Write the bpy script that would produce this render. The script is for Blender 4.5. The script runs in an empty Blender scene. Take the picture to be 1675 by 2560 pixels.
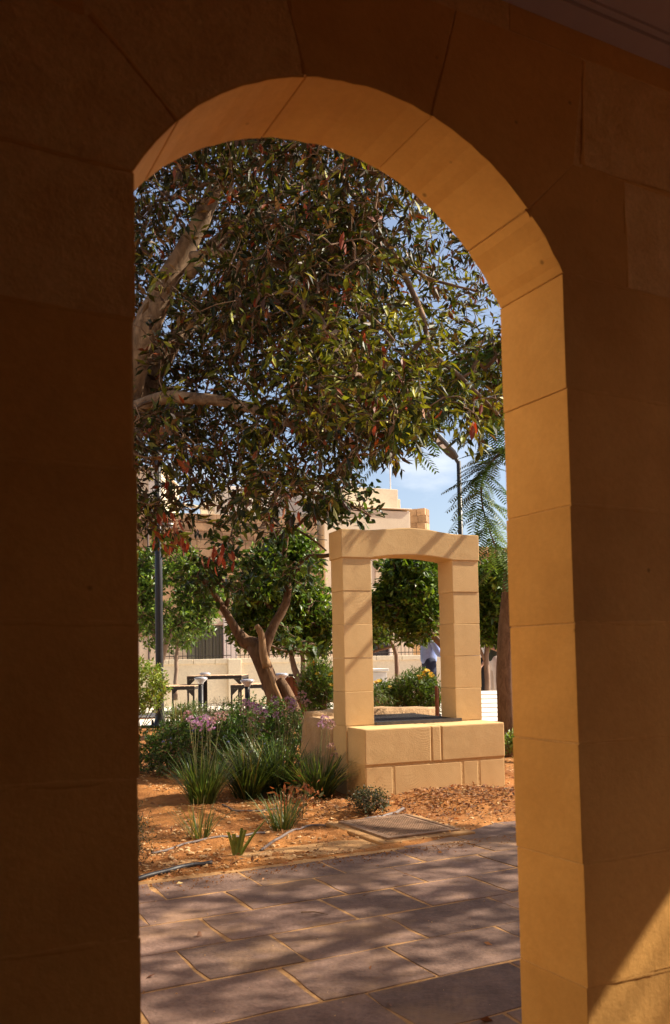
import bpy, bmesh, math, random
import numpy as np
from mathutils import Vector, Matrix, noise as mnoise

random.seed(7)
rng = np.random.default_rng(7)
SC = bpy.context.scene
COL = SC.collection

# ------------------------------------------------------------------ camera, sky, sun, exposure
PITCH, ROLL, FPX, EYE = 0.05256552, -0.01934521, 2212.7775, 1.05
PCX, PCY = 837.5, 1531.598
cF = np.array([0, math.cos(PITCH), math.sin(PITCH)])
cR0 = np.array([1.0, 0, 0]); cU0 = np.array([0, -math.sin(PITCH), math.cos(PITCH)])
cR = math.cos(ROLL) * cR0 + math.sin(ROLL) * cU0
cU = -math.sin(ROLL) * cR0 + math.cos(ROLL) * cU0
CAM = np.array([0, 0, EYE])

cam_data = bpy.data.cameras.new('camera')
cam_data.sensor_fit = 'VERTICAL'; cam_data.sensor_height = 36; cam_data.sensor_width = 24
cam_data.lens = FPX / 2560 * 36
cam_data.shift_y = (PCY - 1280) / 2560
cam_data.clip_start = 0.05; cam_data.clip_end = 2000
cam_data.dof.use_dof = True; cam_data.dof.focus_distance = 7.2; cam_data.dof.aperture_fstop = 5.6
cam = bpy.data.objects.new('camera', cam_data); COL.objects.link(cam)
cam.matrix_world = Matrix(((cR[0], cU[0], -cF[0], CAM[0]), (cR[1], cU[1], -cF[1], CAM[1]), (cR[2], cU[2], -cF[2], CAM[2]), (0, 0, 0, 1)))
SC.camera = cam

SUN_AZ = math.radians(13.0)      # degrees forward of the camera's right
SUN_EL = math.radians(41.0)
SUN = np.array([math.cos(SUN_AZ) * math.cos(SUN_EL), math.sin(SUN_AZ) * math.cos(SUN_EL), math.sin(SUN_EL)])
world = bpy.data.worlds.new('World'); SC.world = world; world.use_nodes = True
wn = world.node_tree; wn.nodes.clear()
def N_(t, **k):
    n = wn.nodes.new(t)
    for a, b in k.items(): setattr(n, a, b)
    return n
sky = N_('ShaderNodeTexSky', sky_type='NISHITA', sun_disc=False)
sky.sun_elevation = SUN_EL; sky.sun_rotation = math.pi / 2 - SUN_AZ
sky.altitude = 50; sky.air_density = 0.9; sky.dust_density = 2.2; sky.ozone_density = 0.9
tc = N_('ShaderNodeTexCoord'); mp = N_('ShaderNodeMapping'); mp.inputs['Scale'].default_value = (1.6, 1.6, 4.5)
wn.links.new(tc.outputs['Generated'], mp.inputs['Vector'])
cn = N_('ShaderNodeTexNoise'); cn.inputs['Scale'].default_value = 1.7; cn.inputs['Detail'].default_value = 7; cn.inputs['Roughness'].default_value = 0.55
wn.links.new(mp.outputs[0], cn.inputs['Vector'])
crp = N_('ShaderNodeValToRGB'); crp.color_ramp.elements[0].position = 0.55; crp.color_ramp.elements[1].position = 0.78
wn.links.new(cn.outputs['Fac'], crp.inputs[0])
cmx = N_('ShaderNodeMix', data_type='RGBA'); cmx.inputs['B'].default_value = (8.0, 7.8, 7.7, 1)
wn.links.new(crp.outputs[0], cmx.inputs['Factor']); hsv = N_('ShaderNodeHueSaturation'); hsv.inputs['Saturation'].default_value = 0.9
wn.links.new(sky.outputs[0], hsv.inputs['Color']); wn.links.new(hsv.outputs[0], cmx.inputs['A'])
bg = N_('ShaderNodeBackground'); bg.inputs['Strength'].default_value = 0.085
wo = N_('ShaderNodeOutputWorld')
wn.links.new(cmx.outputs['Result'], bg.inputs[0]); wn.links.new(bg.outputs[0], wo.inputs[0])

sl = bpy.data.lights.new('sun', 'SUN'); sl.energy = 5.0; sl.angle = math.radians(0.53); sl.color = (1.0, 0.88, 0.70)
so = bpy.data.objects.new('sun', sl); COL.objects.link(so)
so.rotation_euler = Vector(SUN).to_track_quat('Z', 'Y').to_euler(); so.location = (20, 0, 20)

SC.view_settings.view_transform = 'Standard'; SC.view_settings.look = 'None'
SC.view_settings.exposure = 1.15; SC.view_settings.gamma = 1
SC.render.engine = 'CYCLES'
SC.cycles.use_denoising = True
SC.cycles.max_bounces = 7; SC.cycles.diffuse_bounces = 4; SC.cycles.transparent_max_bounces = 8
SC.cycles.sample_clamp_indirect = 8

# ------------------------------------------------------------------ pixel helpers (photo pixels -> points)
def ray(x, y): return (x - PCX) / FPX * cR - (y - PCY) / FPX * cU + cF
def dep(x, y, Y):
    d = ray(x, y); return CAM + d * (Y / d[1])
def gnd(x, y, z=0.0):
    d = ray(x, y); return CAM + d * ((z - EYE) / d[2])
WTH = math.atan(0.520474); WO = np.array([0, 1.70267])
WW = np.array([math.cos(WTH), math.sin(WTH)]); WN = np.array([-math.sin(WTH), math.cos(WTH)])
def wpt(s, n, z):               # wall coordinates: along, outwards, up
    q = WO + s * WW + n * WN; return np.array([q[0], q[1], z])
def gpt(s, n, z=0.0):           # paving coordinates
    q = s * WW + n * WN; return np.array([q[0], q[1], z])

# ------------------------------------------------------------------ object helpers
ORG = {}
def tag(o, label, cat, group=None):
    o['label'] = label; o['category'] = cat
    if group: o['group'] = group
    return o
def thing(name, loc, label, cat, group=None):
    o = bpy.data.objects.new(name, None); COL.objects.link(o)
    o.empty_display_size = 0.1
    o.location = tuple(float(v) for v in loc); ORG[o.name] = np.array(loc, float)
    return tag(o, label, cat, group)
def link(name, me, mat, parent=None, loc=None):
    o = bpy.data.objects.new(name, me); COL.objects.link(o)
    if mat is not None and not me.materials: me.materials.append(mat)
    if parent is not None: o.parent = parent
    if loc is not None: o.location = tuple(float(v) for v in loc)
    return o
def origin_of(parent): return ORG.get(parent.name, np.zeros(3)) if parent is not None else np.zeros(3)

class MB:
    """collects shapes in world coordinates"""
    def __init__(s): s.v = []; s.f = []; s.n = 0
    def add(s, v, f):
        v = np.asarray(v, float); s.v.append(v); s.f += [tuple(int(i) + s.n for i in q) for q in f]; s.n += len(v); return s
    def box(s, c, size, rz=0.0, ax=None):
        hx, hy, hz = np.array(size) / 2
        P = np.array([(x, y, z) for z in (-hz, hz) for y in (-hy, hy) for x in (-hx, hx)])
        if ax is not None: P = P @ np.array(ax)
        else:
            c_, s_ = math.cos(rz), math.sin(rz)
            P = np.stack([P[:, 0] * c_ - P[:, 1] * s_, P[:, 0] * s_ + P[:, 1] * c_, P[:, 2]], 1)
        return s.add(P + np.array(c), [(0, 2, 3, 1), (4, 5, 7, 6), (0, 1, 5, 4), (2, 6, 7, 3), (0, 4, 6, 2), (1, 3, 7, 5)])
    def tube(s, pts, rad, k=8, cap=True):
        pts = np.asarray(pts, float); m = len(pts)
        rad = np.full(m, rad) if np.isscalar(rad) else np.asarray(rad, float)
        T = np.gradient(pts, axis=0); T /= np.linalg.norm(T, axis=1)[:, None] + 1e-9
        up = np.array([0.31, 0.2, 0.93]) if abs(T[0][2]) < .9 else np.array([1.0, 0.1, 0])
        a = np.arange(k) * 2 * math.pi / k; V = []
        u = np.cross(T[0], up); u /= np.linalg.norm(u)
        for i in range(m):
            u = u - T[i] * (u @ T[i]); u /= np.linalg.norm(u) + 1e-9; w = np.cross(T[i], u)
            V.append(pts[i] + rad[i] * (np.cos(a)[:, None] * u + np.sin(a)[:, None] * w))
        F = [(i * k + j, i * k + (j + 1) % k, (i + 1) * k + (j + 1) % k, (i + 1) * k + j) for i in range(m - 1) for j in range(k)]
        if cap and k > 3: F += [tuple(range(k))[::-1], tuple((m - 1) * k + j for j in range(k))]
        return s.add(np.concatenate(V), F)
    def lathe(s, c, prof, k=20):
        a = np.arange(k) * 2 * math.pi / k; c = np.array(c, float); V = []
        for r, z in prof: V.append(np.stack([c[0] + r * np.cos(a), c[1] + r * np.sin(a), np.full(k, c[2] + z)], 1))
        m = len(prof)
        F = [(i * k + j, i * k + (j + 1) % k, (i + 1) * k + (j + 1) % k, (i + 1) * k + j) for i in range(m - 1) for j in range(k)]
        F += [tuple(range(k))[::-1], tuple((m - 1) * k + j for j in range(k))]
        return s.add(np.concatenate(V), F)
    def prism(s, poly, ex, ey, ez, c, d0, d1):
        """2-D polygon (a,b) -> c + a*ex + b*ez, extruded along ey from d0 to d1"""
        P = np.array(poly, float); ex, ey, ez, c = map(lambda q: np.array(q, float), (ex, ey, ez, c)); m = len(P)
        B = c + P[:, :1] * ex + P[:, 1:] * ez
        F = [tuple(range(m))[::-1], tuple(range(m, 2 * m))] + [(i, (i + 1) % m, m + (i + 1) % m, m + i) for i in range(m)]
        return s.add(np.concatenate([B + ey * d0, B + ey * d1]), F)
    def mesh(s, name, org, bevel=0, seg=2, smooth=False, fixn=True):
        me = bpy.data.meshes.new(name)
        me.from_pydata((np.concatenate(s.v) - org).tolist(), [], s.f)
        if bevel or fixn:
            bm = bmesh.new(); bm.from_mesh(me)
            if fixn: bmesh.ops.recalc_face_normals(bm, faces=bm.faces)
            if bevel:
                ed = [e for e in bm.edges if len(e.link_faces) == 2 and e.calc_face_angle(0) > 0.5]
                bmesh.ops.bevel(bm, geom=ed, offset=bevel, segments=seg, affect='EDGES', profile=0.6)
            bm.to_mesh(me); bm.free()
        if smooth: me.polygons.foreach_set('use_smooth', np.ones(len(me.polygons), bool))
        return me
    def build(s, name, mat, parent=None, bevel=0, seg=2, smooth=False, kind=None, fixn=True):
        o = link(name, s.mesh(name, origin_of(parent), bevel, seg, smooth, fixn), mat, parent)
        if parent is not None: ORG[o.name] = origin_of(parent)
        if kind: o['kind'] = kind
        return o

def arr_mesh(name, V, F, col=None, smooth=False):
    """fast mesh from arrays, all faces with the same corner count"""
    V = np.asarray(V, np.float32); F = np.asarray(F, np.int32); k = F.shape[1]
    me = bpy.data.meshes.new(name)
    me.vertices.add(len(V)); me.vertices.foreach_set('co', V.ravel())
    me.loops.add(F.size); me.loops.foreach_set('vertex_index', F.ravel())
    me.polygons.add(len(F)); me.polygons.foreach_set('loop_start', np.arange(len(F), dtype=np.int32) * k)
    me.polygons.foreach_set('use_smooth', np.full(len(F), smooth, bool))
    me.update(calc_edges=True)
    if col is not None:
        at = me.color_attributes.new('tint', 'FLOAT_COLOR', 'POINT')
        c4 = np.ones((len(V), 4), np.float32); c4[:, :3] = col; at.data.foreach_set('color', c4.ravel())
    return me

def vnoise(P, seed=0):
    """value noise, P (n,2) or (n,3)"""
    P = np.asarray(P, float); i = np.floor(P).astype(int); f = P - i; f = f * f * (3 - 2 * f); d = P.shape[1]
    def h(q):
        x = q[:, 0] * 374761393 + q[:, 1] * 668265263 + (q[:, 2] * 2147483647 if d > 2 else 0) + seed * 1274126177
        x = (x ^ (x >> 13)) * 1274126177; x = x ^ (x >> 16); return (x & 0xffff) / 65535.0
    out = 0
    for c in range(2 ** d):
        b = np.array([(c >> j) & 1 for j in range(d)]); w = np.prod(np.where(b, f, 1 - f), axis=1); out = out + w * h(i + b)
    return out
def fbm(P, o=4, seed=0):
    P = np.asarray(P, float); r = 0; a = .5; t = 0
    for k in range(o): r = r + a * vnoise(P * 2 ** k, seed + k); t += a; a *= .5
    return r / t

# ------------------------------------------------------------------ materials
def mat_nodes(name):
    m = bpy.data.materials.new(name); m.use_nodes = True; nt = m.node_tree
    return m, nt, nt.nodes['Principled BSDF']
def nd(nt, t, ins=None, **k):
    n = nt.nodes.new(t)
    for a, b in k.items(): setattr(n, a, b)
    for a, b in (ins or {}).items(): n.inputs[a].default_value = b
    return n
def L(nt, a, b): nt.links.new(a, b)
def mixc(nt, fac, a, b, mode='MIX'):
    n = nd(nt, 'ShaderNodeMix', data_type='RGBA', blend_type=mode)
    for key, v in (('Factor', fac), ('A', a), ('B', b)):
        if hasattr(v, 'type') and hasattr(v, 'is_output'): L(nt, v, n.inputs[key])
        else: n.inputs[key].default_value = v if key == 'Factor' else (*v[:3], 1)
    return n.outputs['Result']
def stone_mat(name, c1, c2, rough=0.9, scale=3.0, fine=90.0, bump=0.25, spots=0.0, rnd=0.12, finev=(.86, 1.12), pits=0.0, saw=None, grime=0.0, grime_col=(0.05, 0.035, 0.025), bdist=0.004):
    m, nt, bs = mat_nodes(name)
    co = nd(nt, 'ShaderNodeTexCoord').outputs['Object']
    n1 = nd(nt, 'ShaderNodeTexNoise', {'Scale': scale, 'Detail': 6, 'Roughness': .6}); L(nt, co, n1.inputs['Vector'])
    r1 = nd(nt, 'ShaderNodeMapRange', {'From Min': .3, 'From Max': .7}); L(nt, n1.outputs['Fac'], r1.inputs[0])
    c = mixc(nt, r1.outputs[0], c1, c2)
    oi = nd(nt, 'ShaderNodeObjectInfo')
    rr = nd(nt, 'ShaderNodeMapRange', {'To Min': 1 - rnd, 'To Max': 1 + rnd}); L(nt, oi.outputs['Random'], rr.inputs[0])
    hv = nd(nt, 'ShaderNodeHueSaturation'); L(nt, rr.outputs[0], hv.inputs['Value']); L(nt, c, hv.inputs['Color']); c = hv.outputs[0]
    n2 = nd(nt, 'ShaderNodeTexNoise', {'Scale': fine, 'Detail': 4, 'Roughness': .7}); L(nt, co, n2.inputs['Vector'])
    r2 = nd(nt, 'ShaderNodeMapRange', {'From Min': .25, 'From Max': .75, 'To Min': finev[0], 'To Max': finev[1]}); L(nt, n2.outputs['Fac'], r2.inputs[0])
    c = mixc(nt, 1.0, c, r2.outputs[0], 'MULTIPLY')
    if spots:
        v = nd(nt, 'ShaderNodeTexVoronoi', {'Scale': 38.0, 'Randomness': 1.0}); L(nt, co, v.inputs['Vector'])
        r3 = nd(nt, 'ShaderNodeMapRange', {'From Min': .05, 'From Max': .16, 'To Min': spots, 'To Max': 0.0}); L(nt, v.outputs['Distance'], r3.inputs[0])
        c = mixc(nt, r3.outputs[0], c, tuple(x * .45 for x in c1))
    if grime:
        n4 = nd(nt, 'ShaderNodeTexNoise', {'Scale': 1.1, 'Detail': 8, 'Roughness': .7}); L(nt, co, n4.inputs['Vector'])
        r4 = nd(nt, 'ShaderNodeMapRange', {'From Min': .5, 'From Max': .68, 'To Max': grime}); L(nt, n4.outputs['Fac'], r4.inputs[0])
        c = mixc(nt, r4.outputs[0], c, grime_col)
    if pits:
        v2 = nd(nt, 'ShaderNodeTexVoronoi', {'Scale': 7.0, 'Randomness': 1.0}); L(nt, co, v2.inputs['Vector'])
        r5 = nd(nt, 'ShaderNodeMapRange', {'From Min': .025, 'From Max': .05, 'To Min': pits, 'To Max': 0.0}); L(nt, v2.outputs['Distance'], r5.inputs[0])
        c = mixc(nt, r5.outputs[0], c, tuple(x * .3 for x in c1))
    L(nt, c, bs.inputs['Base Color']); bs.inputs['Roughness'].default_value = rough; bs.inputs['Specular IOR Level'].default_value = .25
    h = nd(nt, 'ShaderNodeMath', operation='ADD'); L(nt, n2.outputs['Fac'], h.inputs[0])
    hm = nd(nt, 'ShaderNodeMath', {1: 3.0}, operation='MULTIPLY'); L(nt, n1.outputs['Fac'], hm.inputs[0]); L(nt, hm.outputs[0], h.inputs[1])
    hh = h.outputs[0]
    if saw:
        # circular-saw arcs, the centre differs from block to block
        mp_ = nd(nt, 'ShaderNodeMapping'); L(nt, co, mp_.inputs['Vector'])
        cb = nd(nt, 'ShaderNodeCombineXYZ'); 
        ra = nd(nt, 'ShaderNodeMapRange', {'To Min': -.9, 'To Max': .5}); L(nt, oi.outputs['Random'], ra.inputs[0]); L(nt, ra.outputs[0], cb.inputs[0]); cb.inputs[2].default_value = .16
        L(nt, cb.outputs[0], mp_.inputs['Location'])
        wv = nd(nt, 'ShaderNodeTexWave', {'Scale': 34.0, 'Distortion': 1.2, 'Detail': 4.0, 'Detail Scale': 2.4}, wave_type='RINGS', rings_direction='SPHERICAL'); L(nt, mp_.outputs[0], wv.inputs['Vector'])
        nm = nd(nt, 'ShaderNodeTexNoise', {'Scale': 5.0}); L(nt, co, nm.inputs['Vector'])
        rm = nd(nt, 'ShaderNodeMapRange', {'From Min': .4, 'From Max': .62, 'To Max': saw}); L(nt, nm.outputs['Fac'], rm.inputs[0])
        ml = nd(nt, 'ShaderNodeMath', operation='MULTIPLY'); L(nt, wv.outputs['Fac'], ml.inputs[0]); L(nt, rm.outputs[0], ml.inputs[1])
        ad = nd(nt, 'ShaderNodeMath', operation='ADD'); L(nt, hh, ad.inputs[0]); L(nt, ml.outputs[0], ad.inputs[1]); hh = ad.outputs[0]
    bp = nd(nt, 'ShaderNodeBump', {'Strength': bump, 'Distance': bdist}); L(nt, hh, bp.inputs['Height']); L(nt, bp.outputs[0], bs.inputs['Normal'])
    return m
def plain_mat(name, c, rough=.5, metal=0.0, scale=14.0, var=.18, bump=.08, spec=.4, coat=0.0):
    m, nt, bs = mat_nodes(name)
    co = nd(nt, 'ShaderNodeTexCoord').outputs['Object']
    n1 = nd(nt, 'ShaderNodeTexNoise', {'Scale': scale, 'Detail': 5, 'Roughness': .65}); L(nt, co, n1.inputs['Vector'])
    r1 = nd(nt, 'ShaderNodeMapRange', {'From Min': .25, 'From Max': .75, 'To Min': 1 - var, 'To Max': 1 + var}); L(nt, n1.outputs['Fac'], r1.inputs[0])
    L(nt, mixc(nt, 1.0, c, r1.outputs[0], 'MULTIPLY'), bs.inputs['Base Color'])
    bs.inputs['Roughness'].default_value = rough; bs.inputs['Metallic'].default_value = metal; bs.inputs['Specular IOR Level'].default_value = spec
    bs.inputs['Coat Weight'].default_value = coat
    bp = nd(nt, 'ShaderNodeBump', {'Strength': bump, 'Distance': .004}); L(nt, n1.outputs['Fac'], bp.inputs['Height']); L(nt, bp.outputs[0], bs.inputs['Normal'])
    return m
def leaf_mat(name, rough=.45, trans=.35, spec=.4, tcol=(1.25, 1.25, .55)):
    m, nt, bs = mat_nodes(name)
    at = nd(nt, 'ShaderNodeVertexColor', layer_name='tint')
    L(nt, at.outputs['Color'], bs.inputs['Base Color']); bs.inputs['Roughness'].default_value = rough; bs.inputs['Specular IOR Level'].default_value = spec
    tr = nd(nt, 'ShaderNodeBsdfTranslucent'); L(nt, mixc(nt, 1.0, at.outputs['Color'], tcol, 'MULTIPLY'), tr.inputs[0])
    mx = nd(nt, 'ShaderNodeMixShader', {0: trans}); L(nt, bs.outputs[0], mx.inputs[1]); L(nt, tr.outputs[0], mx.inputs[2])
    L(nt, mx.outputs[0], nt.nodes['Material Output'].inputs[0])
    return m
def bark_mat(name, c1, c2, scale=9.0, bump=.7, stretch=.35):
    m, nt, bs = mat_nodes(name)
    co = nd(nt, 'ShaderNodeTexCoord').outputs['Object']
    mp_ = nd(nt, 'ShaderNodeMapping', {'Scale': (1, 1, stretch)}); L(nt, co, mp_.inputs['Vector'])
    n1 = nd(nt, 'ShaderNodeTexNoise', {'Scale': scale, 'Detail': 8, 'Roughness': .7, 'Distortion': .6}); L(nt, mp_.outputs[0], n1.inputs['Vector'])
    r1 = nd(nt, 'ShaderNodeMapRange', {'From Min': .36, 'From Max': .64}); L(nt, n1.outputs['Fac'], r1.inputs[0])
    L(nt, mixc(nt, r1.outputs[0], c1, c2), bs.inputs['Base Color'])
    bs.inputs['Roughness'].default_value = .9; bs.inputs['Specular IOR Level'].default_value = .2
    bp = nd(nt, 'ShaderNodeBump', {'Strength': bump, 'Distance': .02}); L(nt, n1.outputs['Fac'], bp.inputs['Height']); L(nt, bp.outputs[0], bs.inputs['Normal'])
    return m

M = {}
M['wall'] = stone_mat('wall_limestone', (.57, .285, .072), (.70, .375, .108), scale=3.2, fine=60, bump=.2, rnd=.06, finev=(.94, 1.06), pits=.7, grime=.3, grime_col=(.34, .19, .07), bdist=.006)
M['mortar'] = stone_mat('wall_mortar', (.62, .36, .13), (.72, .45, .19), scale=14, fine=90, bump=.5, rnd=0)
M['well'] = stone_mat('well_limestone', (.55, .36, .165), (.63, .43, .21), scale=4.0, fine=150, bump=.4, rnd=.05, finev=(.92, 1.07), saw=.4, spots=.16, pits=.5, grime=.22, grime_col=(.5, .31, .13))
M['well_mortar'] = stone_mat('well_mortar', (.5, .31, .13), (.58, .38, .17), scale=20, fine=160, bump=.6, rnd=0)
M['old'] = stone_mat('old_stone', (.42, .26, .13), (.55, .36, .2), scale=6, fine=60, bump=.9, rnd=.05, spots=.4, grime=.4, bdist=.012)
M['paver'] = stone_mat('paver_stone', (.105, .062, .047), (.20, .124, .094), scale=9, fine=70, bump=.8, rnd=.22, rough=.8, finev=(.68, 1.3), spots=.4, grime=.6, grime_col=(.34, .20, .095))
M['sand'] = stone_mat('joint_sand', (.27, .14, .055), (.46, .26, .105), scale=16, fine=220, bump=.7, rnd=0)
M['soil'] = stone_mat('garden_soil', (.20, .073, .018), (.39, .165, .042), scale=2.6, fine=75, bump=.9, rnd=0, spots=.35, bdist=.012)
M['brown'] = stone_mat('weathered_stone', (.40, .25, .135), (.50, .33, .19), scale=1.6, fine=30, bump=.4, rnd=.26, grime=.75, grime_col=(.12, .08, .055))
M['brown_joint'] = stone_mat('weathered_joint', (.46, .33, .2), (.56, .42, .27), scale=4, fine=40, bump=.4, rnd=0)
M['cream'] = stone_mat('cream_render', (.70, .59, .42), (.78, .67, .5), scale=.9, fine=25, bump=.15, rnd=.03, grime=.25, grime_col=(.45, .32, .2))
M['stain'] = stone_mat('flaking_render', (.62, .47, .3), (.74, .6, .42), scale=2.5, fine=30, bump=.5, rnd=.03, grime=.8, grime_col=(.33, .19, .12))
M['white_r'] = stone_mat('white_render', (.72, .66, .58), (.8, .74, .66), scale=.8, fine=25, bump=.12, rnd=.03)
M['path'] = stone_mat('pale_path', (.66, .58, .48), (.74, .66, .56), scale=2, fine=60, bump=.2, rnd=0)
M['ceil'] = plain_mat('ceiling_paint', (.42, .33, .34), rough=.8, var=.05, bump=.05)
M['black'] = plain_mat('black_paint', (.018, .016, .018), rough=.38, var=.1)
M['steel'] = plain_mat('dark_steel', (.03, .024, .022), rough=.5, metal=.2)
M['grate'] = plain_mat('grating_steel', (.10, .095, .10), rough=.45, metal=.6, var=.3)
M['iron'] = plain_mat('cast_iron_cover', (.21, .125, .075), rough=.9, var=.5, scale=22, bump=.5)
M['corten'] = plain_mat('rusted_steel', (.17, .06, .03), rough=.8, var=.4, scale=20, bump=.3)
M['wood'] = plain_mat('pale_wood', (.52, .33, .2), rough=.7, var=.25, scale=6)
M['brownwood'] = plain_mat('red_brown_wood', (.20, .066, .024), rough=.55, var=.3, scale=9)
M['whitewood'] = plain_mat('white_paint', (.8, .76, .7), rough=.6, var=.05)
M['whiteblk'] = plain_mat('white_concrete', (.8, .76, .7), rough=.85, var=.05)
M['shutter'] = plain_mat('green_shutter', (.13, .135, .085), rough=.6, var=.12)
M['glassy'] = plain_mat('bollard_lens', (.62, .6, .62), rough=.15, spec=.8, var=.05)
M['solar'] = plain_mat('solar_disc', (.5, .5, .55), rough=.2, metal=.4)
M['hose'] = plain_mat('grey_hose', (.13, .10, .09), rough=.6, var=.3)
M['hose_b'] = plain_mat('black_hose', (.03, .026, .028), rough=.5, var=.3)
M['pebble'] = stone_mat('pebbles', (.44, .24, .1), (.66, .45, .24), scale=6, fine=80, bump=.4, rnd=.2)
M['orange'] = plain_mat('orange_board', (.75, .25, .03), rough=.6)
M['cctv'] = plain_mat('white_plastic', (.75, .74, .72), rough=.4)
M['bark_f'] = bark_mat('fig_bark', (.085, .05, .03), (.33, .22, .135), scale=9, bump=.6, stretch=.6)
M['bark_t'] = bark_mat('twisted_bark', (.065, .034, .019), (.22, .13, .075), scale=10, bump=.9)
M['bark_w'] = bark_mat('bare_wood', (.22, .12, .06), (.38, .24, .13), scale=16, bump=.5, stretch=.15)
M['bark_g'] = bark_mat('grey_bark', (.20, .135, .095), (.34, .245, .18), scale=10, bump=.4)
M['bark_r'] = bark_mat('red_bark', (.12, .07, .043), (.22, .14, .09), scale=22, bump=.4)
M['twig'] = bark_mat('twigs', (.10, .06, .037), (.24, .155, .10), scale=12, bump=.2)
M['leaf'] = leaf_mat('fig_leaf', rough=.5, trans=.22, spec=.25)
M['leaf_g'] = leaf_mat('glossy_leaf', rough=.4, trans=.3, spec=.35)
M['frond'] = leaf_mat('feathery_leaf', rough=.5, trans=.4)
M['dry'] = leaf_mat('dry_leaf', rough=.7, trans=.3, tcol=(1.2, .8, .6))
M['blade'] = leaf_mat('grass_blade', rough=.42, trans=.25)
M['petal'] = leaf_mat('petals', rough=.6, trans=.35, tcol=(1.1, 1, 1.1))

# ------------------------------------------------------------------ ground, soil, paving
def structure(o): o['kind'] = 'structure'; return o
g = MB(); R_ = 500.0
g.add([(-R_, -R_, -.06), (R_, -R_, -.06), (R_, R_, -.06), (-R_, R_, -.06)], [(0, 1, 2, 3)])
structure(g.build('ground', M['soil']))

def soil_edge(s): return 4.20 + np.clip((s - 2.75) / .75, 0, 1) * .27
def soil_h(x, y):
    x = np.asarray(x, float); y = np.asarray(y, float)
    s = x * WW[0] + y * WW[1]; n = x * WN[0] + y * WN[1]
    P = np.stack([x, y], -1).reshape(-1, 2)
    e = n - soil_edge(s) - ((fbm(P * 5, 3, 3).reshape(x.shape)) - .5) * .07
    h = -.035 + np.clip(e / .10, 0, 1) * .045
    b = np.clip(e / .4, 0, 1)
    h = h + b * ((fbm(P * 1.3, 3, 1).reshape(x.shape) - .5) * .09 + (fbm(P * 9, 3, 5).reshape(x.shape) - .5) * .035 + (fbm(P * 30, 2, 9).reshape(x.shape) - .5) * .016)
    # mulch banked up in front of the well
    d2 = ((x - .95) / .55) ** 2 + ((y - 6.55) / .42) ** 2
    h = h + .055 * np.exp(-d2)
    far = np.clip((np.maximum(y - 12.5, np.abs(x) - 5.5)) / 1.2, 0, 1)
    return h * (1 - far) - .075 * far
def soil_at(x, y): return float(soil_h(np.array([x]), np.array([y]))[0])
def grid_mesh(name, x0, x1, y0, y1, st, mat):
    xs = np.arange(x0, x1 + st / 2, st); ys = np.arange(y0, y1 + st / 2, st); X, Y = np.meshgrid(xs, ys); Z = soil_h(X, Y)
    V = np.stack([X, Y, Z], -1).reshape(-1, 3); nx = len(xs); ny = len(ys)
    i = (np.arange(ny - 1)[:, None] * nx + np.arange(nx - 1)).ravel()
    F = np.stack([i, i + 1, i + nx + 1, i + nx], 1)
    s = V[:, 0] * WW[0] + V[:, 1] * WW[1]; n = V[:, 0] * WN[0] + V[:, 1] * WN[1]
    keep = (n[F].max(1) > 3.95) & (V[F][:, :, 0].min(1) < 9)
    return link(name, arr_mesh(name, V, F[keep], smooth=True), mat)
structure(grid_mesh('soil', -2.6, 3.2, 3.6, 8.0, .022, M['soil']))
structure(grid_mesh('soil', -7.4, -2.6, 3.6, 8.0, .2, M['soil']))
structure(grid_mesh('soil', 3.2, 7.4, 3.6, 8.0, .2, M['soil']))
structure(grid_mesh('soil', -7.4, 7.4, 8.0, 14.4, .08, M['soil']))

# flagstones in rows along the wall, sandy joints between them
pav = MB()
def quad_sn(s0, s1, n0, n1, z): return [gpt(s0, n0, z), gpt(s1, n0, z), gpt(s1, n1, z), gpt(s0, n1, z)]
pav.add(quad_sn(-3.5, 9.0, 1.70, 4.62, -.0022), [(0, 1, 2, 3)])
pavement = structure(pav.build('pavement', M['sand']))
rows = {4.57: (4.22, [2.62, 3.02, 3.5]), 4.22: (3.893, [.72, 1.16, 1.615, 2.065, 2.525, 2.97, 3.42]), 3.893: (3.545, [.53, .985, 1.425, 1.88, 2.305, 2.84, 3.3]),
        3.545: (3.193, [.33, .76, 1.19, 1.74, 2.10, 2.525, 3.0]), 3.193: (2.845, [.55, .98, 1.35, 1.85, 2.38, 2.85]), 2.845: (2.495, [.71, 1.23, 1.66, 2.15, 2.6]),
        2.495: (2.15, [.45, .92, 1.375, 1.94, 2.4]), 2.15: (1.80, [.7, 1.18, 1.65, 2.1])}
for n1, (n0, js) in rows.items():
    js = list(js); 
    lo = 2.62 if n1 > 4.5 else -1.4
    while js[0] - .46 > lo: js.insert(0, js[0] - random.uniform(.42, .52))
    while js[-1] < 5.2: js.append(js[-1] + random.uniform(.42, .52))
    for a, b in zip(js[:-1], js[1:]):
        gp = .007
        P = [(a + gp, n0 + gp), (b - gp, n0 + gp), (b - gp, n1 - gp), (a + gp, n1 - gp)]
        pts = []
        for i in range(4):
            p, q = np.array(P[i]), np.array(P[(i + 1) % 4])
            for t in (0, .33, .66):
                r = p + (q - p) * t; pts.append(r + rng.normal(0, .0042, 2))
        m = MB(); dz = random.uniform(-.0016, .0016)
        m.prism([tuple(p) for p in pts], (*WW, 0), (0, 0, 1), (*WN, 0), (0, 0, 0), -.05, dz)
        m.build('paver', M['paver'], pavement, bevel=.0016, seg=1)

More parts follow.
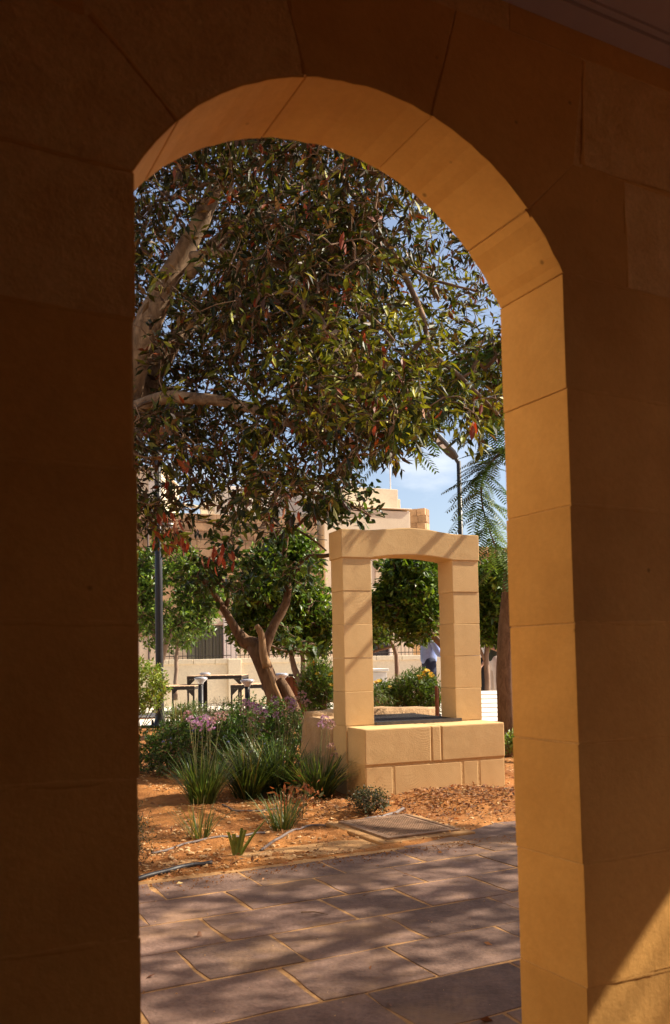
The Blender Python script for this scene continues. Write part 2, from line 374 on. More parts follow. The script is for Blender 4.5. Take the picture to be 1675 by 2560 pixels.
# ------------------------------------------------------------------ the arched wall, block by block
TW = .227; C_ = .267; ZS = 1.921; SL, SR = -.384, .603
SCx = (SL + SR) / 2; half = (SR - SL) / 2; RISE = 2.215 - ZS; RR = (half ** 2 + RISE ** 2) / (2 * RISE); ZC = 2.215 - RR
aw = thing('arched_wall', wpt(SCx, TW / 2, 0), 'shaded warm limestone block wall with the round-headed archway through it', 'wall')
def arc(s0, s1, n=9, g=0.0):
    a0 = math.atan2(math.sqrt(max(RR ** 2 - (s0 - SCx) ** 2, 0)), s0 - SCx); a1 = math.atan2(math.sqrt(max(RR ** 2 - (s1 - SCx) ** 2, 0)), s1 - SCx)
    return [(SCx + (RR + g) * math.cos(a0 + (a1 - a0) * i / (n - 1)), ZC + (RR + g) * math.sin(a0 + (a1 - a0) * i / (n - 1))) for i in range(n)]
def wall_polys(g=0.0, jit=True):
    out = []
    z1, z2, z3 = ZS + C_, ZS + 2 * C_, ZS + 3 * C_
    aA, aB, aCr, aD = -.041, .255, .508, -.303
    def rad_top(s, z):       # radial joint through intrados point at s, up to height z
        zi = ZC + math.sqrt(RR ** 2 - (s - SCx) ** 2); k = (s - SCx) / (zi - ZC); return (s + (z - zi) * k, z)
    vz = 'voussoir'
    out.append((vz, arc(aA, aB, 12, g) + [rad_top(aB, z2), rad_top(aA, z2)]))
    out.append((vz, arc(aB, aCr, 12, g) + [rad_top(aCr, z1), (.69, z2), rad_top(aB, z2)]))
    out.append((vz, arc(aCr, SR, 8, g) + [(.805, ZS), (.805, z1), rad_top(aCr, z1)]))
    out.append((vz, arc(aD, aA, 12, g) + [rad_top(aA, z2), (-.475, z2), rad_top(aD, z1)]))
    out.append((vz, arc(SL, aD, 8, g) + [rad_top(aD, z1), (-.64, z1), (-.64, ZS)]))
    def row(z0, z1_, ss): 
        for a, b in zip(ss[:-1], ss[1:]): out.append(('stone_block', [(a, z0), (b, z0), (b, z1_), (a, z1_)]))
    row(ZS, z1, [.805, 1.36, 1.9]); row(ZS, z1, [-1.75, -1.2, -.64])
    out.append(('stone_block', [rad_top(aCr, z1), (1.05, z1), (1.05, z2), (.69, z2)])); out.append(('stone_block', [(-1.03, z1), rad_top(aD, z1), (-.475, z2), (-1.03, z2)]))
    row(z1, z2, [1.05, 1.6]); row(z1, z2, [-1.6, -1.03])
    row(z2, z2 + .185, [-1.7, -1.15, -.6, -.06, .47, 1.02, 1.6])
    lj = [0, -.007, .0, .001, -.001, .001, .004, .0]; rj = [0, .001, .0, .002, .0, .003, .001, 0]
    for k in range(9):
        zb = ZS - (k + 1) * C_; zt = ZS - k * C_
        if zb < -.3: break
        e = k % 2
        l = SL - g + (lj[k % 8] if jit else 0); r_ = SR + g + (rj[k % 8] if jit else 0)
        row(zb, zt, [r_, 1.15 + .22 * e, 1.75 + .1 * e]); row(zb, zt, [-1.5 - .2 * e, -.94 + .12 * e, l])
    return out
core = MB()
for nm, P in wall_polys(.0045, False):
    core.prism(P, (*WW, 0), (*WN, 0), (0, 0, 1), wpt(0, 0, 0), .0006, TW - .0006)
core.build('mortar', M['mortar'], aw)
for nm, P in wall_polys():
    P = np.array(P); c = P.mean(0); m = len(P); A2 = 0.5 * np.sum(P[:, 0] * np.roll(P[:, 1], -1) - np.roll(P[:, 0], -1) * P[:, 1]); sgn = 1 if A2 > 0 else -1
    Q = []
    for i in range(m):                # inset for the joint, not on the opening side
        p0, p1, p2 = P[i - 1], P[i], P[(i + 1) % m]
        def nrm(a, b): d = b - a; d = d / (np.linalg.norm(d) + 1e-9); return np.array([-d[1], d[0]]) * sgn
        def on_arch(a, b): return nm == 'voussoir' and abs(np.hypot(a[0] - SCx, a[1] - ZC) - RR) < .003 and abs(np.hypot(b[0] - SCx, b[1] - ZC) - RR) < .003
        def on_jamb(a, b): return nm != 'voussoir' and abs(a[0] - b[0]) < 1e-6 and (abs(a[0] - SL) < .012 or abs(a[0] - SR) < .012)
        n1 = nrm(p0, p1) * (0 if on_arch(p0, p1) or on_jamb(p0, p1) else .0014); n2 = nrm(p1, p2) * (0 if on_arch(p1, p2) or on_jamb(p1, p2) else .0014)
        cr = n1 + n2 if abs(np.dot(n1, n2)) < .5 * .0014 ** 2 or not n1.any() or not n2.any() else (n1 + n2) / 2
        Q.append(p1 + cr + rng.normal(0, .0008, 2))
    f0 = random.uniform(-.0012, .0012); f1 = random.uniform(-.0012, .0012)
    mb = MB().prism(Q, (*WW, 0), (*WN, 0), (0, 0, 1), wpt(0, 0, 0), f0, TW + f1)
    mb.build(nm, M['wall'], aw, bevel=.0013, seg=2)
# mortar smeared proud along the bed joints
def ridge(a, b, name='mortar_smear'):
    a = np.array(a); b = np.array(b); ln = np.linalg.norm(b - a); n = int(ln / .008) + 2; d = (b - a) / ln; pr = np.array([-d[1], d[0]]); V = []; k = 6
    for i in range(n):
        t = i / (n - 1); q = a + (b - a) * t; pp = np.array([[q[0] * 11, q[1] * 11 + 5]]); wv = .004 + .013 * max(0, float(fbm(pp * 1.3, 3, 2)[0]) - .25); hv = max(-.0004, .0042 * (float(fbm(pp * 1.1 + 40, 3, 6)[0]) - .34)); q = q + pr * .006 * (float(vnoise(pp * .6 + 9, 3)[0]) - .5)
        for j in range(k):
            u = j / (k - 1) * 2 - 1; p2 = q + pr * wv * u * rng.uniform(.85, 1.15); V.append(wpt(p2[0], -.0016 * 0 - (hv * (1 - u * u) + rng.normal(0, .00025)) + (.0022 if abs(u) == 1 else 0), p2[1]))
    m = MB().add(np.array(V), [(i * k + j, i * k + j + 1, (i + 1) * k + j + 1, (i + 1) * k + j) for i in range(n - 1) for j in range(k - 1)]); m.build(name, M['wall'], aw, smooth=True)
for kk in range(0, 8):
    zz_ = ZS - kk * C_
    if zz_ < 0: break
    ridge((SR + .004, zz_), (1.5, zz_)); ridge((-1.3, zz_), (SL - .004, zz_))
for (a_, b_) in (((.255, 2.197), (.313, 2.39)), ((.508, 2.039), (.668, 2.185)), ((-.041, 2.2), (-.085, 2.4)), ((-.303, 2.036), (-.46, 2.185)), ((.675, ZS + C_), (1.4, ZS + C_)), ((-1.4, ZS + C_), (-.47, ZS + C_)), ((.676, 2.19), (.69, 2.45)), ((.805, 1.925), (.805, 2.185))): ridge(a_, b_)
# plain stretches of the same wall on both sides and above, out of the picture
ext = MB()
for a, b, z0, z1 in ((-6.0, -1.76, -.3, 2.64), (1.91, 7.5, -.3, 2.64)):
    ext.prism([(a, z0), (b, z0), (b, z1), (a, z1)], (*WW, 0), (*WN, 0), (0, 0, 1), wpt(0, 0, 0), .0015, TW - .0015)
for k in range(9):      # ragged ends of the courses
    pass
for a, b in ((-1.76, -1.4), (1.5, 1.91)):
    ext.prism([(a, -.3), (b, -.3), (b, 2.62), (a, 2.62)], (*WW, 0), (*WN, 0), (0, 0, 1), wpt(0, 0, 0), .004, TW - .004)
ext.build('wall_stretch', M['wall'], aw)

# covered porch: ceiling, floor, back wall and one end wall; the far end keeps a doorway for the sun
ZCE = 2.518; SE = 3.15
ce = MB()
ce.prism([(-4.0, -3.0), (SE, -3.0), (SE, -.075), (-4.0, -.075)], (*WW, 0), (0, 0, 1), (*WN, 0), wpt(0, 0, 0), ZCE + .016, ZCE + .10)
pc = structure(ce.build('porch_ceiling', M['ceil']))
ct = MB()
ct.prism([(-4.0, -.078), (SE, -.078), (SE, -.062), (-4.0, -.062)], (*WW, 0), (0, 0, 1), (*WN, 0), wpt(0, 0, 0), ZCE + .008, ZCE + .09)
ct.prism([(-4.0, -.0605), (SE, -.0605), (SE, -.001), (-4.0, -.001)], (*WW, 0), (0, 0, 1), (*WN, 0), wpt(0, 0, 0), ZCE, ZCE + .09)
ct.build('cornice', M['ceil'], pc)
pw = MB()
pw.prism([(-4.0, -3.2), (2.2, -3.2), (2.2, -3.0), (-4.0, -3.0)], (*WW, 0), (0, 0, 1), (*WN, 0), wpt(0, 0, 0), -.1, ZCE + .10)
pw.prism([(-4.2, -3.2), (-4.0, -3.2), (-4.0, 0), (-4.2, 0)], (*WW, 0), (0, 0, 1), (*WN, 0), wpt(0, 0, 0), -.1, ZCE + .10)
pw.prism([(SE - .2, -3.0), (SE, -3.0), (SE, -1.35), (SE - .2, -1.35)], (*WW, 0), (0, 0, 1), (*WN, 0), wpt(0, 0, 0), -.1, ZCE + .015)  # far-end walls added either side of the doorway to keep skylight out
pw.prism([(SE - .2, -.34), (SE, -.34), (SE, -.002), (SE - .2, -.002)], (*WW, 0), (0, 0, 1), (*WN, 0), wpt(0, 0, 0), -.1, ZCE - .002)
pw.prism([(2.2, -3.2), (SE, -3.2), (SE, -3.0), (2.2, -3.0)], (*WW, 0), (0, 0, 1), (*WN, 0), wpt(0, 0, 0), -.1, ZCE + .10)
structure(pw.build('porch_wall', M['wall']))
pf = MB(); pf.prism([(-4.0, -4.5), (6.0, -4.5), (6.0, TW + .05), (-4.0, TW + .05)], (*WW, 0), (0, 0, 1), (*WN, 0), wpt(0, 0, 0), -.05, -.004)
structure(pf.build('porch_floor', M['paver']))

# added unseen pale wall left of the garden, bounces sun onto the arch jamb
wing = thing('bounce_wing', wpt(-2.9, 4.0, 0), 'added unseen pale wall at right angles to the arched wall, bouncing sunlight onto its jamb', 'building')
MB().prism([(-3.3, TW + .01), (-2.9, TW + .01), (-2.9, 8.0), (-3.3, 8.0)], (*WW, 0), (0, 0, 1), (*WN, 0), wpt(0, 0, 0), -.1, 4.4).build('wall', M['cream'], wing, bevel=.01)
MB().prism([(-3.36, TW + .01), (-2.84, TW + .01), (-2.84, 8.06), (-3.36, 8.06)], (*WW, 0), (0, 0, 1), (*WN, 0), wpt(0, 0, 0), 4.402, 4.55).build('cornice', M['cream'], wing, bevel=.02)
for q_ in (2.2, 4.6): MB().prism([(-2.898, q_), (-2.86, q_), (-2.86, q_ + .9), (-2.898, q_ + .9)], (*WW, 0), (0, 0, 1), (*WN, 0), wpt(0, 0, 0), 1.0, 2.5).build('shutter', M['shutter'], wing, bevel=.006)  # shutters dress the added bounce wall

# ------------------------------------------------------------------ the stone well
WPHI = math.radians(22.0); wx = np.array([math.cos(WPHI), math.sin(WPHI), 0]); wd = np.array([-math.sin(WPHI), math.cos(WPHI), 0]); wz = np.array([0, 0, 1.0])
W0 = np.array([.195, 6.65, 0.0]); ZT = .524; BW = 1.215
def solve_L(px, py, d=0.0):
    u = ray(px, py); u = u[0] / u[1]; p = W0 + d * wd
    return (p[1] * u - p[0]) / (wx[0] - wx[1] * u)
BW = solve_L(1263, 1810)
well = thing('stone_well', W0 + wx * BW / 2 + wd * .3, 'sunlit pale limestone well head with two pillars and a curved lintel', 'well')
def wblock(a0, a1, d0, d1, z0, z1, name='stone_block', mat=None, bev=.006, g=.003, jit=.0015):
    m = MB(); P = [(a0 + g, z0 + g), (a1 - g, z0 + g), (a1 - g, z1 - g), (a0 + g, z1 - g)]
    P = [(a + random.uniform(-jit, jit), b + random.uniform(-jit, jit)) for a, b in P]
    o = W0 + wx * (a0 + a1) / 2 + wd * (d0 + d1) / 2 + wz * (z0 + z1) / 2
    # own origin at the block's middle so the saw marks differ
    P2 = [(a - (a0 + a1) / 2, b - (z0 + z1) / 2) for a, b in P]
    m.prism(P2, (1, 0, 0), (0, 1, 0), (0, 0, 1), (0, 0, 0), -(d1 - d0) / 2 + g * .3, (d1 - d0) / 2 - g * .3)
    ob = link(name, m.mesh(name, np.zeros(3), bev, 2), mat or M['well'], well, o - ORG[well.name]); ob.rotation_euler = (0, 0, WPHI); return ob
zj = .245; gj = [solve_L(px, 1900) for px in (912, 984, 1157, 1198, 1264)]; tj = [solve_L(px, 1850) for px in (911, 1079, 1104, 1263)]
DB = .62
for a, b in zip(tj[:-1], tj[1:]): wblock(max(a, 0), min(b, BW), 0, .34, zj, ZT, bev=.010, g=.0035)
for a, b in zip(gj[:-1], gj[1:]): wblock(max(a, 0), min(b, BW), .004, .34, -.25, zj - .002, bev=.010, g=.005)
wblock(0, .25, .343, DB, -.25, ZT, g=.001); wblock(BW - .25, BW, .343, DB, -.25, ZT, g=.001)
mo = MB(); mo.prism([(.012, -.2), (BW - .012, -.2), (BW - .012, ZT - .012), (.012, ZT - .012)], wx, wd, wz, W0, .007, .33); mo.build('mortar', M['well_mortar'], well)
# pillars
CW = .248; cd0, cd1 = .345, .345 + CW
cz = [ZT + .001]; zL = 1.795
def zpx(px, py, d, a):      # height on the pillar's front plane seen at a pixel
    p = W0 + wd * d + wx * a; u = ray(px, py); k = p[1] / u[1]; return EYE + u[2] * k
zL = zpx(900, 1393, cd0, .1); cz = list(np.linspace(ZT + .001, zL, 6))
for i in range(5):
    for a0 in (0.0, BW - CW):
        j = random.uniform(-.003, .003)
        wblock(a0 + j, a0 + CW + j, cd0 + j, cd1, cz[i], cz[i + 1], name='pillar_block', bev=.0035, g=.0006)
# lintel with its arched soffit and humped back
zTop = zpx(845, 1322, cd0, 0)
nA = 18; la0, la1 = -.012, BW + .006
top = [(la0 + (la1 - la0) * t, zTop + (.033 * math.sin(math.pi * min(max((t - .2) / .62, 0), 1)) ** 1.3) - .012 * t + random.uniform(-.0015, .0015)) for t in np.linspace(0, 1, nA)]
bot = [(la0, zL - .004), (CW - .005, zL - .004)] + [(CW - .005 + (BW - 2 * CW + .01) * t, zL - .004 + .036 * math.sin(math.pi * t) ** .8) for t in np.linspace(.06, .94, 12)] + [(BW - CW + .005, zL - .004), (la1, zL - .004)]
m = MB(); lo = W0 + wx * BW / 2 + wd * (cd0 + cd1) / 2
poly = [(a - BW / 2, b) for a, b in bot] + [(a - BW / 2, b) for a, b in top[::-1]]
m.prism(poly, (1, 0, 0), (0, 1, 0), (0, 0, 1), (0, 0, 0), -CW / 2 - .012, CW / 2 + .008)
lint = link('lintel', m.mesh('lintel', np.zeros(3), .008, 2), M['well'], well, lo - ORG[well.name]); lint.rotation_euler = (0, 0, WPHI)
# older, rougher shaft behind the pillars with a worn rim, and the grating
def rough_block(a0, a1, d0, d1, z0, z1, name, mat, amp=.012, st=.05):
    nx, ny, nz = [max(2, int(abs(q) / st)) for q in (a1 - a0, d1 - d0, z1 - z0)]
    bm = bmesh.new(); bmesh.ops.create_cube(bm, size=1)
    bmesh.ops.subdivide_edges(bm, edges=bm.edges[:], cuts=7, use_grid_fill=True)
    for v in bm.verts:
        rnd = 1 - .16 * max(0, (abs(v.co.x) + abs(v.co.y) + abs(v.co.z) - 1.1))
        a = (a0 + a1) / 2 + v.co.x * (a1 - a0) * rnd; d = (d0 + d1) / 2 + v.co.y * (d1 - d0) * rnd; z = (z0 + z1) / 2 + v.co.z * (z1 - z0) * rnd
        p = W0 + wx * a + wd * d + wz * z
        o = mnoise.noise_vector(Vector(p) * 6) * amp + mnoise.noise_vector(Vector(p) * 19) * amp * .4
        v.co = Vector(p) + o - Vector(ORG[well.name])
    me = bpy.data.meshes.new(name); bm.to_mesh(me); bm.free()
    me.polygons.foreach_set('use_smooth', np.ones(len(me.polygons), bool)); return link(name, me, mat, well)
rough_block(-.02, .2, DB + .0, 1.34, -.25, ZT + .03, 'shaft_wall', M['old'])
rough_block(BW - .2, BW + .02, DB + .0, 1.34, -.25, ZT - .03, 'shaft_wall', M['old'])
rough_block(-.02, BW + .02, 1.14, 1.36, -.25, ZT + .075, 'shaft_rim', M['old'], amp=.018)
gr = thing('well_grating', W0 + wx * BW / 2 + wd * .75 + wz * ZT, 'dark steel grating lying over the mouth of the well', 'grating')
gb = MB(); ga0, ga1, gd0, gd1 = .255, BW - .235, .30, 1.13
zg = ZT + .012
for i in range(34):
    t = gd0 + (gd1 - gd0) * (i + .5) / 34; gb.box(W0 + wx * (ga0 + ga1) / 2 + wd * t + wz * zg, (ga1 - ga0, .006, .02), WPHI)
gb.build('bearing_bar', M['grate'], gr, kind='stuff')
gb = MB()
for i in range(9):
    t = ga0 + (ga1 - ga0) * (i + .5) / 9; gb.box(W0 + wx * t + wd * (gd0 + gd1) / 2 + wz * (zg + .0045), (.007, gd1 - gd0, .008), WPHI)
gb.build('cross_bar', M['grate'], gr, kind='stuff')
for t in (gd0, gd1):
    MB().box(W0 + wx * (ga0 + ga1) / 2 + wd * t + wz * zg, (ga1 - ga0 + .02, .014, .026), WPHI).build('frame_bar', M['grate'], gr)

# inspection cover in the soil
mh = [gnd(852, 2064), gnd(962, 2104), gnd(1156, 2084), gnd(1012, 2042)]
mc = sum(mh) / 4; e1 = (mh[2] - mh[1]) + (mh[3] - mh[0]); ang = math.atan2(e1[1], e1[0])
mw = (np.linalg.norm(mh[2] - mh[1]) + np.linalg.norm(mh[3] - mh[0])) / 2; md = (np.linalg.norm(mh[1] - mh[0]) + np.linalg.norm(mh[3] - mh[2])) / 2
ux = np.array([math.cos(ang), math.sin(ang), 0]); uy = np.array([-math.sin(ang), math.cos(ang), 0])
cov = thing('inspection_cover', (mc[0], mc[1], 0), 'square rusty brown inspection cover set in the soil by the paving', 'manhole cover')
zc_ = .022
MB().box((mc[0], mc[1], zc_ - .03), (mw - .05, md - .05, .06), ang).build('cover_plate', M['iron'], cov, bevel=.004, seg=1)
for sx, sy, lx, ly in ((0, 1, mw, .02), (0, -1, mw, .02), (1, 0, .02, md - .042), (-1, 0, .02, md - .042)):
    c = mc + ux * sx * (mw / 2 - .01) + uy * sy * (md / 2 - .01); MB().box((c[0], c[1], zc_ - .028), (lx, ly, .062), ang).build('cover_frame', M['iron'], cov, bevel=.002, seg=1)
st_ = MB()
for i in range(22):
    for j in range(22):
        p = mc + ux * (i - 10.5) / 22 * (mw - .1) + uy * (j - 10.5) / 22 * (md - .1); st_.box((p[0], p[1], zc_ + .0015), (.011, .011, .003), ang + .785)
st_.build('tread_stud', M['iron'], cov, kind='stuff')
# sandy concrete bed round the cover
bed = MB().box((mc[0], mc[1], -.002), (mw + .13, md + .13, .03), ang); b_ = bed.build('cover_bed', M['sand'], cov, bevel=.01, seg=2)

# ------------------------------------------------------------------ buildings and the far garden wall
def face_box(mb, px0, py0, px1, py1, Y, depth, zlo=None):
    """box whose front is at distance Y and covers the pixel rectangle"""
    a = dep(px0, py1, Y); b = dep(px1, py0, Y); z0 = a[2] if zlo is None else zlo
    return mb.box(((a[0] + b[0]) / 2, Y + depth / 2, (z0 + b[2]) / 2), (b[0] - a[0], depth, b[2] - z0))
def turn(o, deg): o.rotation_euler = (0, 0, math.radians(deg))
def pxw(px, Y): return px * Y / FPX

# old stone building with its courses of blocks
YB = 27.0
bb = thing('stone_building', (dep(560, 1600, YB)[0], YB, 0), 'old weathered brown stone building front behind the citrus trees', 'building')
x0 = dep(250, 1400, YB)[0]; x1 = dep(806, 1400, YB)[0]; ztop = dep(700, 1283, YB)[2]
MB().box(((x0 + x1) / 2, YB + 2.03, ztop / 2), (x1 - x0 - .01, 4.0, ztop - .012)).build('wall_core', M['brown_joint'], bb)
zc0 = ztop; row_i = 0
while zc0 > 1.6:
    hh = .268; x = x0 - random.uniform(0, .3)
    while x < x1:
        w = random.choice([.34, .42, .5, .56, .24]); a = max(x, x0) + .006; b = min(x + w, x1) - .006
        if b - a > .05 and (zc0 > 2.0):
            o_ = MB().box(((a + b) / 2, YB + .09 - random.uniform(0, .012), zc0 - hh / 2), (b - a, .2, hh - .014)).build('stone_block', M['brown'], bb, bevel=.008, seg=1)
        x += w
    zc0 -= hh; row_i += 1
MB().box(((x0 + x1) / 2, YB + .06, .95), (x1 - x0, .1, 1.9)).build('plinth', M['cream'], bb)
for (pa, pb) in (((480, 1302), (830, 1338)), ((470, 1296), (820, 1326)), ((600, 1318), (760, 1296))):
    A_, B_ = dep(*pa, YB - .06), dep(*pb, YB - .06); mid = (A_ + B_) / 2 - np.array([0, 0, .06])
    MB().tube([A_, mid, B_], .013, 5).build('cable', M['steel'], bb)
A_ = dep(371, 1290, YB - .05); MB().tube([A_, (A_[0], A_[1], .8)], .03, 8).build('drainpipe', M['hose'], bb)

turn(bb, 19)
# garage front with its green shutter, low wall and railing
YG = 26.2
gf = thing('garage_front', (dep(520, 1645, YG)[0], YG, 0), 'pale rendered garage front with a grey-green ribbed shutter door', 'garage')
sa, sb = dep(470, 1645, YG), dep(557, 1563, YG)
for i in range(10):
    xx = sa[0] + (sb[0] - sa[0]) * (i + .5) / 10
    MB().box((xx, YG + .03, sb[2] / 2), ((sb[0] - sa[0]) / 10 - .012, .06, sb[2])).build('shutter_panel', M['shutter'], gf, bevel=.006, seg=1)
MB().box(((sa[0] + sb[0]) / 2, YG + .09, sb[2] / 2), (sb[0] - sa[0], .04, sb[2] - .01)).build('shutter_backing', M['steel'], gf)
p1 = dep(592, 1545, YG); MB().box(((sb[0] + p1[0]) / 2 + .004, YG + .06, p1[2] / 2), (p1[0] - sb[0] - .008, .3, p1[2])).build('pier', M['white_r'], gf, bevel=.01)
MB().box(((sa[0] + sb[0]) / 2, YG + .07, sb[2] + .11), (sb[0] - sa[0] + .4, .2, .2)).build('shutter_box', M['cream'], gf, bevel=.01)

turn(gf, 19)
YW = 22.5
gw = thing('garden_wall', (dep(800, 1700, YW)[0], YW, 0), 'low cream rendered garden wall with a pale coping behind the tables', 'wall')
xa, xb = dep(250, 1700, YW)[0], dep(1330, 1700, YW)[0]; zw = dep(500, 1649, YW)[2]
MB().box(((xa + xb) / 2, YW + .12, zw / 2 - .06), (xb - xa, .22, zw - .1)).build('wall_face', M['cream'], gw)
x = xa
while x < xb:
    w = random.uniform(.5, .75); w = min(w, xb - x)
    MB().box((x + w / 2, YW + .12, zw - .05), (w - .01, .3, .12 + random.uniform(-.004, .004))).build('coping_stone', M['cream'], gw, bevel=.012); x += w
for px in (585, 880, 1120):
    q = dep(px, 1700, YW - .05); MB().box((q[0], YW + .1, zw / 2 - .04), (.32, .36, zw + .06)).build('wall_pier', M['cream'], gw, bevel=.01)
rl = thing('iron_railing', (dep(800, 1700, YW)[0], YW, 0), 'thin dark iron railing along the top of the cream garden wall', 'railing')
def railing(p0, p1, ztop0, ztop1):
    a, b = dep(p0, 1640, YW + .12)[0], dep(p1, 1640, YW + .12)[0]; n = int((b - a) / .105)
    for i in range(n + 1):
        t = i / n; xx = a + (b - a) * t; h = ztop0 + (ztop1 - ztop0) * t - .1 * math.sin(math.pi * t)
        MB().tube([(xx, YW + .12, zw), (xx, YW + .12, zw + h)], .008, 5).build('bar', M['steel'], rl)
    for hz in (.09, ): MB().tube([(a, YW + .12, zw + hz), (b, YW + .12, zw + hz)], .011, 5).build('rail', M['steel'], rl)
    MB().tube([(a + (b - a) * t, YW + .12, zw + ztop0 + (ztop1 - ztop0) * t - .1 * math.sin(math.pi * t)) for t in np.linspace(0, 1, 9)], .012, 5).build('rail', M['steel'], rl)
railing(400, 580, .62, .66); railing(592, 872, .62, .62); railing(892, 1112, .6, .6)

turn(gw, 15); turn(rl, 15)
# cream house with stepped parapet
YC = 29.0
ch = thing('cream_house', (dep(930, 1600, YC)[0], YC, 0), 'cream rendered house with a stepped flat roof and a thin mast', 'house')
def cbox(name, px0, py0, px1, py1, Y, depth, mat, bevel=.02, zlo=0.0): return face_box(MB(), px0, py0, px1, py1, Y, depth, zlo).build(name, mat, ch, bevel=bevel)
cbox('wall', 807, 1272, 1037, 1600, YC, 5.0, M['cream'])
cbox('cornice', 804, 1264, 1041, 1271, YC - .06, 5.2, M['cream'], zlo=dep(900, 1271, YC)[2] + .003)
cbox('parapet', 868, 1216, 1030, 1262, YC + .9, 3.2, M['cream'], zlo=dep(900, 1263, YC)[2])
cbox('parapet', 1031, 1240, 1040, 1262, YC + 1.0, 2.6, M['cream'], zlo=dep(900, 1263, YC)[2])
cbox('upper_room', 640, 1232, 866, 1262, YC + 3.0, 4.0, M['white_r'], zlo=dep(900, 1263, YC)[2] - 1.0)
cbox('upper_room', 810, 1205, 866, 1236, YC + 2.2, 2.5, M['white_r'], zlo=dep(900, 1263, YC)[2])
cbox('string_course', 920, 1476, 1037, 1483, YC - .07, .1, M['white_r'], zlo=dep(900, 1483, YC)[2])
# flaking patch of render: thin raised plates on the wall
face_box(MB(), 940, 1390, 1034, 1460, YC - .02, .03).build('render_patch', M['stain'], ch, bevel=.008)
a = dep(1018, 1216, YC + 1.2); b = dep(1016, 1128, YC + 1.2)
MB().tube([a, b], .022, 6).build('mast', M['cctv'], ch)
MB().tube([b + np.array([-.12, 0, -.12]), b + np.array([.1, 0, -.1])], .012, 5).build('aerial_arm', M['cctv'], ch)
win = face_box(MB(), 665, 1256, 688, 1279, YC + 2.94, .06).build('window', M['steel'], ch)
face_box(MB(), 660, 1252, 664.5, 1281, YC + 2.9, .1).build('window_frame', M['whiteblk'], win); face_box(MB(), 688.5, 1252, 692, 1281, YC + 2.9, .1).build('window_frame', M['whiteblk'], win)
for (p0, p1, q0, q1) in ((930, 975, 1560, 1640),):
    d_ = face_box(MB(), p0, q0, p1, q1, YC - .03, .06).build('door', M['steel'], ch)
cbox('door_frame', 975.5, 1555, 982, 1645, YC - .05, .08, M['white_r'], .005)

turn(ch, 22)
# stair tower of brown stone, and a stone house farther right
YT = 33.0
tw = thing('stair_tower', (dep(1065, 1600, YT)[0], YT, 0), 'square brown stone stair tower beside the cream house', 'tower')
ta, tb = dep(1026, 1330, YT), dep(1076, 1268, YT)
TA = math.radians(-24)
tc_ = np.array([(ta[0] + tb[0]) / 2, YT + .5, 0])
MB().box((tc_[0], tc_[1], tb[2] / 2 - .01), (.62, .5, tb[2] - .04), TA).build('tower_core', M['brown_joint'], tw)
zz = tb[2]; fx = np.array([math.cos(TA), math.sin(TA), 0]); fy = np.array([-math.sin(TA), math.cos(TA), 0])
for k in range(6):
    for j in range(2):
        o1 = tc_ + fx * (-.165 + .33 * j + .05 * (k % 2)) - fy * .2; MB().box((o1[0], o1[1], zz - .135), (.32, .16, .262), TA).build('stone_block', M['brown'], tw, bevel=.012, seg=1)
    o1 = tc_ + fx * .26 + fy * .05; MB().box((o1[0], o1[1], zz - .135), (.16, .36, .262), TA).build('stone_block', M['brown'], tw, bevel=.012, seg=1)
    zz -= .268
YH = 34.0
sh = thing('stone_house', (dep(1240, 1600, YH)[0], YH, 0), 'dark weathered flat-roofed stone house wall beyond the trees, below the feathery leaves', 'house')
ha, hb = dep(1130, 1600, YH), dep(1500, 1362, YH)
MB().box(((ha[0] + hb[0]) / 2, YH + 2.6, hb[2] / 2 - .1), (hb[0] - ha[0], 5.0, hb[2] - .3)).build('wall', M['brown'], sh, bevel=.02)
x = ha[0]
while x < hb[0]:
    w = random.uniform(.45, .65)
    MB().box((x + w / 2, YH + 2.55, hb[2] - .13), (w - .02, 5.1, .25 + random.uniform(-.01, .01))).build('parapet_stone', M['brown'], sh, bevel=.015); x += w
turn(sh, 20)
# pale house far left with a slim cornice
YL = 31.0
lh = thing('corner_house', (dep(365, 1600, YL)[0], YL, 0), 'pale sunlit house corner rising behind the lamp post and brown front', 'house')
face_box(MB(), 200, 1175, 398, 1600, YL, 4.0, 0).build('wall', M['cream'], lh, bevel=.02)
face_box(MB(), 196, 1165, 404, 1174.5, YL - .1, 4.2).build('cornice', M['cream'], lh, bevel=.02)
face_box(MB(), 372, 1178, 397, 1300, YL - .08, .2).build('pilaster', M['white_r'], lh, bevel=.01)
a, b = dep(460, 1262, YL + 1), dep(560, 1278, YL + 1)
rb = thing('roof_beam', a, 'pale roof beam on thin struts above the brown building front', 'beam')
MB().tube([a, b], .07, 4).build('beam', M['cream'], rb)
for t in (.15, .4, .6, .85):
    p = a + (b - a) * t; MB().tube([p, (p[0] + .1, p[1], dep(500, 1290, YL + 1)[2] - .6)], .02, 5).build('strut', M['cctv'], rb)

# pale path crossing behind the beds
q0, q1 = gnd(330, 1812)[1], gnd(330, 1795)[1]
pth = MB(); pth.add([(-9, q0, -.03), (9, q0 + .4, -.03), (9, q1 + .5, -.03), (-9, q1, -.03)], [(0, 1, 2, 3)])
structure(pth.build('path', M['path']))
pz = MB(); pz.add([(-9, 17.8, -.034), (9, 17.8, -.034), (9, 22.4, -.034), (-9, 22.4, -.034)], [(0, 1, 2, 3)]); structure(pz.build('terrace', M['path']))

